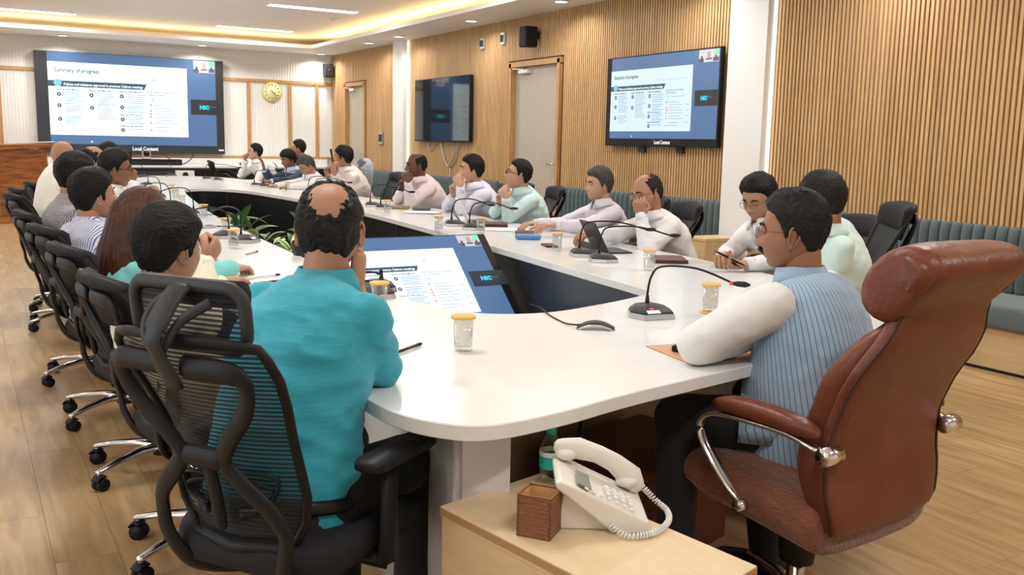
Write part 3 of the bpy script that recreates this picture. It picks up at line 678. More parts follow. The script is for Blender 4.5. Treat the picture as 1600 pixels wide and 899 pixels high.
t = thing('storage_chest', 'dark reddish wooden chest under the near end of the table', 'chest', (1.96, 2.44, 0), -16.6)
obj('body', G().bb((-.30, -.19, 0), (.25, .19, .335)), M['redwood'], t); obj('lid', G().bb((-.31, -.20, .335), (.26, .20, .36), 0, .004), M['redwood'], t)

# ------------------------------------------------------------------ conference microphones
def mic(x, y, az, L, zt, lab, red=False, badge=False, baz=None, grp='conference microphones on the table'):
    t = thing('conference_microphone', lab, 'microphone', (x, y, .75), 0, grp)
    b = R(-(az if baz is None else baz)); Mz = Matrix.Rotation(b, 4, 'Z')
    foot = [(-.055, -.075), (.055, -.075), (.085, .0), (.060, .065), (-.060, .065), (-.085, .0)]
    def ring(s_, z, dy=0): return [Mz @ V((p[0]*s_, (p[1])*s_+dy, z)) for p in foot]
    obj('base_rim', G().loft([ring(1, 0), ring(1.02, .006), ring(.98, .020)], True, 0, False), M['silver'], t)
    obj('base_cover', G().loft([ring(.97, .0195), ring(.90, .028), ring(.62, .042, -.012), ring(.38, .046, -.02)], True, 0, True), M['darkgrey'], t)
    if badge:
        o = obj('name_sticker', G().box((0, 0, 0), (.05, .032, .002), Matrix.Rotation(R(-22), 3, 'X')), M['paper'], t); o.matrix_local = Mz @ Matrix.Translation((.02, .050, .031))
        o2 = obj('red_mark', G().ell((0, 0, .0015), (.010, .006, .001)), emis('red_led', (1, .05, .12), .8), t); o2.matrix_local = Mz @ Matrix.Translation((.02, .040, .036)) @ Matrix.Rotation(R(-22), 4, 'X')
    d = V((math.sin(R(az)), math.cos(R(az)), 0)); h = zt-.75
    p0 = Mz @ V((0, -.03, .04))
    pts = arc([p0, p0+V((0, 0, .045)), p0+d*.012+V((0, 0, h*.72)), p0+d*.05+V((0, 0, h*.98)), p0+d*(L*.5)+V((0, 0, h)), p0+d*(L-.05)+V((0, 0, h-.04))], 5)
    obj('gooseneck', G().tube(pts, .0042, 6), M['black'], t)
    obj('stem_boot', G().tube([p0-V((0, 0, .01)), p0+V((0, 0, .035))], [.010, .006], 10), M['black'], t)
    e = p0+d*(L-.05)+V((0, 0, h-.04))
    obj('mic_capsule', G().tube([e, e+d*.012, e+d*.04, e+d*.052], [.006, .0095, .0105, .006], 10, round_=True), M['black2'], t)
    if red: obj('light_ring', G().tube([e-d*.012, e-d*.003], .0075, 10), emis('red_light_ring', (1, .03, .06), 1.5), t)
    return t
mic(2.10, 2.60, 150, .36, .895, 'microphone with lit red ring before the man in the striped vest', True, True, 190)
mic(2.93, 4.22, 112, .42, .90, 'microphone before the black tablet, the farther of that pair')
mic(2.89, 3.98, 118, .42, .895, 'microphone with silver rim behind the nearest-right covered glass, nearer of its pair')
mic(3.10, 6.12, 105, .32, .905, 'microphone left of the white tablet, farther of that pair')
mic(3.09, 5.82, 108, .34, .90, 'microphone beside the covered glass before the white tablet')
mic(3.28, 8.15, 105, .30, .91, 'microphone before the man in pink with clasped hands, farther of its pair')
mic(3.26, 7.85, 108, .30, .905, 'microphone touching the glass before the man in pink with clasped hands')
mic(3.33, 10.1, 105, .50, .91, 'microphone before the man raising a phone to his face')
mic(3.30, 9.8, 105, .40, .90, 'second microphone before the man with a phone, partly behind a balding head')
mic(3.25, 12.0, 105, .48, .91, 'microphone before the man in the navy suit, dark base')
mic(3.28, 11.7, 105, .30, .86, 'silver based microphone before the man in the navy suit')
mic(3.06, 13.9, 105, .50, .93, 'microphone at the far right table bend before the man in white, dark base')
mic(3.12, 13.5, 105, .30, .86, 'silver based microphone at the far right table bend')
mic(2.75, 14.9, 0, .30, .92, 'flat microphone on the far end of the table near its middle')
mic(2.28, 14.6, -80, .40, .90, 'microphone on the far left table corner reaching left')
mic(1.95, 12.2, -85, .40, .92, 'microphone on the left leg of the table, third pair from the far end')
mic(1.42, 5.50, -6, .52, .90, 'microphone with a white sticker beside the two covered glasses by the plants', False, True, 130)
mic(1.36, 5.78, -70, .32, .89, 'microphone with its neck bent, just behind the stickered one by the plants')
mic(1.50, 8.35, -85, .30, .92, 'microphone on the left leg beyond the woman with long hair')
mic(1.52, 7.55, -85, .32, .92, 'microphone next beyond the small glass near the woman')
mic(1.66, 9.7, -85, .36, .92, 'microphone far along the left leg of the table by the man in spectacles')
# two long necks lying over the table in front of the teal shirt
mic(1.42, 3.52, -88, .50, .79, 'microphone whose long neck lies low across the left table leg before the teal shirt')
mic(1.36, 3.38, -80, .46, .775, 'lower of the two long microphone necks before the teal shirt')
# boundary microphone puck
t = thing('table_puck_microphone', 'small arched grey puck microphone on the bare near tabletop', 'microphone', (1.79, 2.50, .75), 35)
g = G()
rr = []
for k in range(9):
    u = -1+k/4; x = u*.062; z = .026-.020*u*u; w_ = .032-.006*abs(u)
    rr.append([V((x, -w_, z-.008-.004*abs(u))), V((x, -w_*.8, z)), V((x, w_*.8, z)), V((x, w_, z-.008-.004*abs(u)))])
g.loft(rr, True, 0, True); obj('top_cover', g, M['darkgrey'], t)
rr = []
for k in range(9):
    u = -1+k/4; x = u*.064; z = .020-.020*u*u; w_ = .034-.006*abs(u)
    rr.append([V((x, -w_, max(0, z-.008))), V((x, -w_, z)), V((x, w_, z)), V((x, w_, max(0, z-.008)))])
obj('silver_body', G().loft(rr, True, 0, True), M['silver'], t)
obj('cable', G().tube(arc([(-.05, .0, .012), (-.10, .06, .004), (-.16, .20, .004), (-.20, .34, .004), (-.245, .42, .003)]), .0028, 6), M['black2'], t)

# ------------------------------------------------------------------ glasses with cork lids
def glass(x, y, lab, coaster=False, s=1.0):
    t = thing('covered_glass', lab, 'glass', (x, y, .751+(.005 if coaster else 0)), 0, 'water glasses with cork lids')
    obj('tumbler', G().lathe([(.0, 0), (.026*s, 0), (.0275*s, .012), (.029*s, .095*s), (.0275*s, .095*s), (.0255*s, .014), (0, .012)], 22, cap=False), M['glass'], t)
    obj('cork_lid', G().lathe([(.0, .0955*s), (.036*s, .0955*s), (.0365*s, .099*s), (.0355*s, .1035*s), (0, .1035*s)], 26, cap=False), M['cork'], t)
    if coaster: obj('coaster', G().lathe([(0, -.005), (.038, -.005), (.038, -.001), (0, -.001)], 24, cap=False), M['cork'], t)
glass(1.24, 2.39, 'clear glass with cork lid alone on the bare near tabletop')
glass(2.36, 2.58, 'glass with cork lid on a cork coaster by the white sleeve', True)
glass(2.90, 3.62, 'glass with cork lid left of the maroon folder')
glass(2.93, 4.50, 'glass with cork lid between the blue case and black tablet')
glass(3.03, 5.60, 'glass with cork lid right of the pair of microphones by the white tablet')
glass(2.80, 5.78, 'plain glass with cork lid near the inner table edge above the monitor')
glass(3.14, 7.50, 'glass with cork lid in front of the dark-skinned man in pink')
glass(3.31, 10.9, 'glass before the grey-haired man looking down')
glass(1.28, 5.22, 'glass with cork lid in front of the stickered microphone by the plants')
glass(1.42, 5.98, 'glass with cork lid just behind the stickered microphone by the plants')
glass(1.56, 7.25, 'glass with cork lid on the left leg left of the leafy plants')
glass(1.64, 8.45, 'glass with cork lid farther along the left leg')
glass(1.80, 9.55, 'last but one covered glass at the far inner corner of the left leg')
glass(1.92, 10.4, 'farthest covered glass at the inner corner of the left leg')
glass(1.27, 3.10, 'glass with cork lid right of the cheek of the man in teal')
# ------------------------------------------------------------------ papers, phones, folders, tablets
def flat(name, x, y, z, d, az, m, lab, cat, bevel=.003, tilt=0):
    t = thing(name, lab, cat, (x, y, z), az)
    return t
def phone(x, y, z, az, lab, tilt=0, m='black', sz=(.075, .155, .009)):
    t = thing('mobile_phone', lab, 'phone', (x, y, z), az); t.rotation_euler[0] = R(tilt)
    obj('body', G().box((0, 0, sz[2]/2), sz, None, 0, .004), M[m], t); obj('screen', G().box((0, 0, sz[2]+.0004), (sz[0]-.008, sz[1]-.01, .0008)), mat('phone_glass', (.012, .012, .015), .08), t)
    obj('side_button', G().box((sz[0]/2, .02, sz[2]/2), (.002, .02, .003)), M['silver'], t); return t
tag(obj('leather_mat', G().box((1.90, 2.06, .752), (.30, .25, .004), Matrix.Rotation(R(-8), 3, 'Z'), 0, .0015), mat('tan_mat', (.62, .33, .17), .5)), 'thin tan mat lying under the phone by the white sleeve', 'mat')
phone(1.88, 2.10, .755, 62, 'black phone on a tan mat beside the white sleeve', sz=(.10, .17, .018))
def folder(x, y, az, w_, h_, lab, m='maroon', z=.751, th=.018):
    t = thing('folder', lab, 'folder', (x, y, z), az)
    obj('cover', G().box((0, 0, th-.002), (w_, h_, .003), None, 0, .001).box((0, 0, .0015), (w_, h_, .003), None, 0, .001).box((-w_/2+.002, 0, th/2), (.004, h_, th)), M[m], t)
    obj('pages', G().box((.003, 0, th/2), (w_-.014, h_-.012, th-.007)), M['paper'], t); return t
folder(3.24, 3.88, -58, .24, .17, 'closed maroon folder on the right table leg, nearest')
folder(3.28, 5.42, -60, .20, .15, 'open maroon wallet by the light blue case', th=.016)
folder(3.40, 6.05, -60, .24, .17, 'brown notebook with white pages before the man in mint', th=.02)
t = thing('spectacle_case', 'rounded light blue spectacle case by the maroon wallet', 'case', (3.10, 5.10, .751), 122)
obj('shell', G().box((0, 0, .018), (.055, .17, .036), None, 0, .017), M['blue'], t); obj('seam', G().box((0, 0, .018), (.0556, .160, .002)), M['darkgrey'], t)
def sheets(x, y, az, w_, h_, n, lab, cols=None):
    t = thing('paper_stack', lab, 'papers', (x, y, .751), az)
    for k in range(n):
        c = (cols or [None]*n)[k]; 
        obj('sheet', G().box((.006*k*(-1)**k, .005*k, .0012+.0016*k), (w_, h_, .0014), Matrix.Rotation(R(3*k*(-1)**k), 3, 'Z')), c or M['paper'], t)
sheets(3.30, 5.72, -60, .21, .30, 3, 'white sheets with a pen on them before the man in mint')
sheets(3.42, 7.35, -62, .22, .30, 4, 'blue and yellow printed leaflets before the man with the moustache', [mat('leaflet_blue', (.03, .22, .50), .4), mat('leaflet_yellow', (.70, .65, .20), .4), mat('leaflet_pale', (.55, .70, .80), .4), None])
sheets(3.42, 13.2, -60, .21, .30, 2, 'white sheets before the man with his hand on his chin')
t = thing('wallet', 'brown wallet left of the blue leaflets', 'wallet', (3.40, 7.85, .751), -60); obj('body', G().box((0, 0, .012), (.10, .19, .024), None, 0, .008), mat('tan_wallet', (.33, .21, .07), .5), t); obj('strap', G().box((0, 0, .013), (.03, .192, .025), None, 0, .004), M['maroon'], t)
t = thing('spectacle_case', 'rounded grey spectacle case left of the blue leaflets', 'case', (3.52, 7.62, .751), 118)
obj('shell', G().box((0, 0, .018), (.06, .17, .036), None, 0, .017), mat('grey_felt', (.17, .17, .16), .8), t); obj('seam', G().box((0, 0, .018), (.0606, .16, .002)), M['darkgrey'], t)
def tablet(x, y, az, lab, m, w_=.26, h_=.19, tilt=62):
    t = thing('tablet_computer', lab, 'tablet', (x, y, .752), az)
    Mt = Matrix.Rotation(R(tilt), 3, 'X')
    obj('back_shell', G().box((0, -.04+.5*h_*math.cos(R(tilt)), .5*h_*math.sin(R(tilt))+.004), (w_, h_, .009), Mt, 0, .003), M[m], t)
    obj('screen', G().box((0, -.0455+.5*h_*math.cos(R(tilt)), .5*h_*math.sin(R(tilt))+.0072), (w_-.015, h_-.015, .001), Mt), emis('tablet_glow', (.5, .55, .6), .4), t)
    obj('keyboard_cover', G().box((0, -.11, .004), (w_, .15, .006), None, 0, .002), M['darkgrey'], t)
    obj('kickstand', G().box((0, .02+.3*h_*math.cos(R(tilt)), .03), (w_*.9, .003, .07), Matrix.Rotation(R(-35), 3, 'X')), M['darkgrey'], t)
tablet(3.12, 4.40, -75, 'black tablet standing on its dark cover before the man leaning on his fist', 'darkgrey')
tablet(3.32, 6.42, -70, 'white tablet standing before the man in mint with clasped hands', 'white')
def pen(x, y, az, lab, m='black2', L=.14, z=.752):
    t = thing('pen', lab, 'pen', (x, y, z), az, 'pens on the table')
    obj('barrel', G().tube([(0, -L/2, .005), (0, L/2*.7, .005)], .005, 8), M[m], t); obj('cap', G().tube([(0, L/2*.7, .005), (0, L/2, .005)], [.0058, .004], 8), M['black'], t)
pen(1.10, 2.46, 55, 'dark grey pen by the rolled teal cuff', 'darkgrey')
pen(1.12, 4.05, 70, 'white pen with black tip near the hand of the boyish man', 'white', .17)
pen(1.10, 3.88, 72, 'black pen next to the white one', 'black2', .16)
pen(1.16, 3.62, 48, 'slim grey pen close to the teal shoulder', 'darkgrey', .17)
pen(3.36, 5.66, 30, 'black pen on the white sheets', 'black2', .12, .758)
pen(1.30, 4.92, 40, 'grey pen between the hand and the covered glass', 'silver')
phone(1.22, 5.72, .751, 80, 'silver edged phone on the left table leg', m='silver'); phone(3.02, 4.72, .751, 20, 'phone lying behind the covered glass by the black tablet')
t = thing('usb_adapter', 'silver adapter with black cables on the left table leg', 'adapter', (1.42, 6.45, .751), 70)
obj('body', G().box((0, 0, .009), (.05, .10, .018), None, 0, .004), M['silver'], t); obj('inlay', G().box((0, 0, .0185), (.035, .05, .002)), M['black2'], t)
obj('cable', G().tube(arc([(0, .05, .009), (.02, .14, .006), (.06, .22, .006), (.12, .25, .006)]), .004, 6).tube(arc([(0, -.05, .009), (-.05, -.09, .006), (-.04, .02, .006), (.03, .13, .005), (.10, .22, .005)]), .003, 6), M['black2'], t)

# ------------------------------------------------------------------ side cabinet with telephone, pen cup, bottle
CZ = .555
t = thing('side_cabinet', 'light oak side cabinet at the bottom of the picture', 'cabinet', (1.065, 1.535, 0), 0)
cabP = [(.875, 1.785), (1.185, 1.865), (1.285, 1.235), (.99, 1.15)]
t.location = (1.08, 1.51, 0)
Lc = [(a-1.08, b-1.51) for a, b in cabP]
obj('top', G().prism(Lc[::-1], CZ-.022, CZ), M['lightwood'], t)
def shrink(P, k): c = (sum(p[0] for p in P)/4, sum(p[1] for p in P)/4); return [(c[0]+(p[0]-c[0])*k, c[1]+(p[1]-c[1])*k) for p in P]
obj('edge_band', G().prism(shrink(Lc, 1.003)[::-1], CZ-.020, CZ-.003), M['edgewood'], t)
obj('body', G().prism(shrink(Lc, .985)[::-1], .05, CZ-.022), M['lightwood2'], t)
obj('plinth', G().prism(shrink(Lc, .93)[::-1], 0, .05), M['black2'], t)
a, b = V((*Lc[0], 0)), V((*Lc[3], 0)); nrm = V((-(b-a).y, (b-a).x, 0)).normalized()
if nrm.x > 0: nrm = -nrm
e1, e2 = a+(b-a)*.30+nrm*.003, a+(b-a)*.985+nrm*.003
for k, (z0, z1) in enumerate(((.37, CZ-.03), (.22, .365), (.06, .215))):
    dr = obj('drawer', G().add([e1+V((0, 0, z0)), e2+V((0, 0, z0)), e2+V((0, 0, z1)), e1+V((0, 0, z1)), e1+V((0, 0, z0))-nrm*.018, e2+V((0, 0, z0))-nrm*.018, e2+V((0, 0, z1))-nrm*.018, e1+V((0, 0, z1))-nrm*.018],
        [(0, 1, 2, 3), (4, 7, 6, 5), (0, 4, 5, 1), (3, 2, 6, 7), (0, 3, 7, 4), (1, 5, 6, 2)], 0, False), M['lightwood2'], t)
    m_ = (e1+e2)/2+V((0, 0, z1-.03)); dv = (e2-e1).normalized()
    obj('drawer_handle', G().tube([m_-dv*.05-nrm*.002, m_-dv*.05+nrm*.016, m_+dv*.05+nrm*.016, m_+dv*.05-nrm*.002], .003, 6), M['steel'], dr)
t = thing('pen_cup', 'square woven brown pen cup on the light oak cabinet', 'pen holder', (.995, 1.565, CZ), 52)
g = G(); w_ = .036; th = .004; h_ = .090
for sx, sy, dx, dy in ((0, -1, w_, th/2), (0, 1, w_, th/2), (-1, 0, th/2, w_), (1, 0, th/2, w_)): g.box((sx*(w_-th/2), sy*(w_-th/2), h_/2), (dx*2, dy*2, h_))
obj('woven_wall', g, mat('woven_rattan', (.27, .105, .045), .5, noise_=.35, nscale=180, bump=.6, bscale=260), t)
obj('lining', G().bb((-w_+th, -w_+th, .003), (w_-th, w_-th, .006)).bb((-w_+th, -w_+th+.0005, .004), (-w_+th+.002, w_-th, h_-.004)).bb((-w_+th, w_-th-.002, .004), (w_-th, w_-th, h_-.004)).bb((w_-th-.002, -w_+th, .004), (w_-th, w_-th, h_-.004)).bb((-w_+th, -w_+th, .004), (w_-th, -w_+th+.002, h_-.004)), mat('tan_lining', (.62, .38, .16), .6), t)
obj('stitched_rim', G().tube([(-w_, -w_, h_), (w_, -w_, h_), (w_, w_, h_), (-w_, w_, h_)], .0022, 6, closed=True), mat('rim_brown', (.30, .12, .05), .5), t)
for k in range(10):
    z = .004+k*.0088; obj('weave_row', G().tube([(-w_-.0003, -w_-.0003, z), (w_+.0003, -w_-.0003, z), (w_+.0003, w_+.0003, z), (-w_-.0003, w_+.0003, z)], .0013, 4, closed=True), mat('weave_brown', (.22, .085, .035), .5) if k == 0 else bpy.data.materials['weave_brown'], t)
t = thing('telephone', 'cream desk telephone with coiled cord on the light oak cabinet', 'telephone', (1.145, 1.58, CZ), -60); t.scale = (.94, .94, .90)
# local: x across, y from front (low) to back (high); the phone stands on a wedge foot
def side(pts, x0, x1, m, name, bev=None):
    n = len(pts); g = G(); g.add([(x0, a, b) for a, b in pts]+[(x1, a, b) for a, b in pts], [tuple(range(n)), tuple(range(n, 2*n))[::-1]]+[(i, n+i, n+(i+1) % n, (i+1) % n) for i in range(n)], 0, False)
    me = fixn(g.mesh(name, m)); o = bpy.data.objects.new(name, me); col.objects.link(o); o.parent = t
    bv = o.modifiers.new('bevel', 'BEVEL'); bv.width = bev or .004; bv.segments = 3; bv.limit_method = 'ANGLE'; return o
side([(-.115, .0), (-.112, .030), (.085, .125), (.098, .120), (.095, .105), (-.02, .012), (-.03, 0)], -.095, .095, M['cream'], 'body', .006)
side([(-.03, .0), (.085, .0), (.092, .015), (.075, .105), (.0, .045)], -.075, .075, M['cream'], 'wedge_foot', .005)
hs = G(); up = V((0, -.43, .90)); al = V((0, .90, .43))
base = V((.062, -.095, .048))
pts = [base+al*.0+up*.012, base+al*.02+up*.026, base+al*.07+up*.040, base+al*.115+up*.042, base+al*.165+up*.034, base+al*.20+up*.020]
hs.tube(pts, [.020, .026, .021, .020, .024, .019], 12, flat=(1.15, .75), round_=True, up=(1, 0, 0))
hs.ell(base+al*.022+up*.014, (.028, .028, .018)); hs.ell(base+al*.182+up*.012, (.028, .028, .018))
obj('handset', hs, M['cream'], t)
kb = G()
for i in range(3):
    for j in range(4): p = V((-.060+i*.021, -.085, .050))+al*(.012+j*.019); kb.box(p+up*.002, (.014, .011, .006), Matrix.Rotation(R(25.5), 3, 'X'), 0, .002)
obj('keypad', kb, M['white'], t)
p = V((-.04, .0, .0))+V((0, .032, .108)); obj('display', G().box(p, (.085, .032, .004), Matrix.Rotation(R(25.5), 3, 'X')), mat('lcd', (.23, .25, .23), .2), t)
kb = G()
for j in range(7): p = V((-.085, -.085, .0485))+al*(.012+j*.019); kb.box(p+up*.002, (.012, .010, .004), Matrix.Rotation(R(25.5), 3, 'X'), 0, .0015)
obj('side_key', kb, M['cream'], t)
tag(None, None) if False else None
cord = [(.062, -.112, .06), (.060, -.150, .020), (.02, -.172, .009), (-.05, -.160, .009), (-.11, -.115, .009), (-.125, -.06, .009), (-.098, -.03, .020)]
path0 = arc(cord, 40); path = [path0[0]]; acc = 0
for a_, b_ in zip(path0, path0[1:]):
    acc += (b_-a_).length
    if acc >= .0030: path.append(b_); acc = 0
g = G(); hel = []
for i, p in enumerate(path):
    for s_ in range(3):
        q = p.lerp(path[min(i+1, len(path)-1)], s_/3); tdir = (path[min(i+1, len(path)-1)]-path[max(i-1, 0)]).normalized(); u = tdir.cross(V((0, 0, 1))).normalized(); v = u.cross(tdir)
        a = (i*3+s_)*.95; hel.append(q+(u*math.cos(a)+v*math.sin(a))*.0062)
obj('coiled_cord', g.tube(hel, .0021, 5), M['white'], t)
t = thing('water_bottle', 'small clear water bottle with teal cap behind the telephone', 'bottle', (1.185, 1.83, CZ-.0), 0)
obj('bottle_body', G().lathe([(0, .001), (.024, .001), (.030, .008), (.030, .03), (.0285, .035), (.030, .04), (.030, .085), (.029, .10), (.022, .122), (.013, .135), (.012, .148), (.0, .148)], 22, cap=False), M['water'], t)
obj('bottle_label', G().lathe([(.0306, .045), (.0306, .078)], 22, cap=False), M['teal'], t)
obj('label_white', G().lathe([(.0307, .079), (.0307, .092)], 22, cap=False), M['paper'], t)
obj('bottle_cap', G().lathe([(.0145, .138), (.0145, .156), (.013, .158)], 18), M['teal'], t)
t.location = (1.172, 1.80, CZ); t.scale = (.90, .90, .88)

# ------------------------------------------------------------------ planter in the well
def leafmat(n, c1, c2, edge):
    m, tt, b = nt(n); b.inputs['Roughness'].default_value = .35
    tc = node(tt, 'ShaderNodeTexCoord'); sp = node(tt, 'ShaderNodeSeparateXYZ'); tt.links.new(tc.outputs['UV'], sp.inputs[0])
    ns = node(tt, 'ShaderNodeTexNoise'); ns.inputs['Scale'].default_value = 6; tt.links.new(tc.outputs['UV'], ns.inputs[0])
    f = math_(tt, 'GREATER_THAN', math_(tt, 'ADD', sp.outputs[0], math_(tt, 'MULTIPLY', ns.outputs[0], .35)), edge)
    mx = node(tt, 'ShaderNodeMixRGB'); tt.links.new(f, mx.inputs[0]); mx.inputs[1].default_value = (*c1, 1); mx.inputs[2].default_value = (*c2, 1); tt.links.new(mx.outputs[0], b.inputs['Base Color']); return m
LM = [leafmat('leaf_green', (.05, .17, .03), (.09, .26, .05), .75), leafmat('leaf_pale_edge', (.55, .66, .22), (.10, .28, .05), .62), leafmat('leaf_silver', (.16, .30, .17), (.07, .20, .05), .72), leafmat('leaf_cream', (.72, .76, .42), (.12, .34, .05), .92), leafmat('leaf_dark', (.025, .085, .03), (.03, .11, .035), .7)]
def leaf_mesh(L, W, bend, mi):
    vs, fs, uv = [], [], []
    n = 8
    for i in range(n+1):
        u = i/n; wd = W*math.sin(PI*min(1, u*.96+.02))**.8*(1-.25*u); y = L*math.sin(bend*u)/bend if bend else L*u; z = L*(1-math.cos(bend*u))/bend if bend else 0
        for s_ in (-1, 0, 1): vs.append((s_*wd/2, y, -z+abs(s_)*wd*.16)); uv.append((1-abs(s_), u))
    for i in range(n):
        for k in (0, 1): a = i*3+k; fs.append((a, a+1, a+4, a+3))
    me = bpy.data.meshes.new('leaf'); me.from_pydata(vs, [], fs); ul = me.uv_layers.new()
    for p in me.polygons:
        p.use_smooth = True
        for li in p.loop_indices: ul.data[li].uv = uv[me.loops[li].vertex_index]
    me.materials.append(LM[mi]); return me
def plant(x, y, z, lab, mis, n, L, seed, spread=1.0, h=.3, W=.10, up0=55):
    t = thing('potted_plant', lab, 'plant', (x, y, 0), 0, 'leafy plants in the table well'); r_ = random.Random(seed)
    obj('pot', G().lathe([(.0, .0), (.10, 0), (.14, z), (.13, z), (.0, z-.02)], 18, cap=False), M['white'], t)
    obj('soil', G().lathe([(.0, z-.03), (.125, z-.025)], 14), mat('soil', (.04, .025, .015), .9), t)
    mes = [leaf_mesh(L*k, W*k*1.0, b_, mi) for mi in mis for k, b_ in ((1, 1.0), (.8, .6), (.65, 1.4))]
    st = G()
    for k in range(n):
        me = mes[k % len(mes)]; a = 2.399*k+r_.uniform(-.3, .3); el = R(r_.uniform(10, up0+25)); sl = h*r_.uniform(.5, 1.0)
        d = V((math.cos(a)*math.cos(el)*spread, math.sin(a)*math.cos(el)*spread, math.sin(el))); p = V((0, 0, z))+d*sl
        st.tube(arc([(0, 0, z-.03), V((0, 0, z))+d*sl*.5+V((0, 0, .02)), p], 3), .003, 4)
        o = bpy.data.objects.new('leaf', me); col.objects.link(o); o.parent = t; o.location = p
        el2 = R(r_.uniform(5, up0)); o.rotation_euler = (el2, r_.uniform(-.4, .4), a-PI/2)
    obj('stem', st, LM[0], t)
plant(1.90, 7.65, .42, 'silver-green leafy plant at the left of the table well', (2, 0), 26, .26, 1, .8, .30, .11, 80)
plant(1.90, 6.85, .40, 'low dark green plant in the table well', (4, 0, 3), 24, .22, 2, 1.0, .30, .09, 50)
plant(1.96, 6.35, .44, 'plant with yellow-edged twisted leaves in the table well', (1, 3), 30, .22, 3, 1.0, .20, .065, 60)
plant(2.06, 6.28, .44, 'plant with tall cream and green leaves beside the balding head', (3, 1, 4), 14, .20, 4, .5, .36, .11, 85)
plant(2.05, 5.75, .40, 'dark leaved plant lowest in the table well behind the monitor', (4, 2), 26, .26, 5, 1.0, .30, .12, 45)
for i, (x, y) in enumerate(((2.2, 8.9), (2.4, 7.6))): plant(x, y, .2, ['dark plant standing deepest in the table well', 'dark plant at the right side of the table well'][i], (4, 0), 18, .24, 9+i, 1.0, .22, .1, 40)
plant(3.98, 15.6, .62, 'small thin-leaved plant behind the man with hand on chin', (0,), 12, .16, 20, .8, .3, .04, 80)
plant(4.95, 16.3, .75, 'small bright green plant against the far wall', (0, 1), 14, .16, 21, .8, .3, .05, 80)
# ================================================================== OFFICE CHAIRS
def back_y(z): return -.215-.33*(z-.5)-.04*math.sin(max(0, min(1, (z-.5)/.45))*PI)*-1
def half_w(z):
    pts = [(.50, .15), (.54, .190), (.60, .208), (.68, .200), (.74, .195), (.82, .215), (.90, .232), (.955, .225), (.985, .19)]
    for (a, p), (b, q) in zip(pts, pts[1:]):
        if a <= z <= b: return p+(q-p)*(z-a)/(b-a)
    return pts[0][1] if z < .5 else pts[-1][1]
def star_base(t, mleg, rad=.31, hub_z=.10, cast='black', h0=.40, mgas='darkgrey', seed=0):
    obj('gas_lift', G().lathe([(.045, .07), (.045, .12), (.028, .13), (.028, .28), (.018, .285), (.018, h0)], 16), M[mgas], t)
    for k in range(5):
        a = 2*PI*k/5+seed; d = V((math.sin(a), math.cos(a), 0)); s_ = V((d.y, -d.x, 0))
        g = G(); g.tube([V((0, 0, .105))+d*.03, V((0, 0, .11))+d*.12, V((0, 0, .098))+d*.22, V((0, 0, .078))+d*rad], [.026, .022, .018, .014], 8, flat=(1.2, .75), round_=True)
        g.tube([d*rad+V((0, 0, .085)), d*rad+V((0, 0, .045))], .009, 8)
        lg = obj('leg', g, M[mleg], t)
        cg = G(); c = d*(rad-.005)+V((0, 0, .026))
        for q in (-1, 1): cg.tube([c+s_*.006*q, c+s_*.022*q], .026, 14)
        cg.tube(arc([c+V((0, 0, .03))-d*.012, c+V((0, 0, .035))+d*.01, c+V((0, 0, .018))+d*.028], 4), .012, 8, flat=(2.0, .6))
        obj('castor', cg, M[cast], lg)
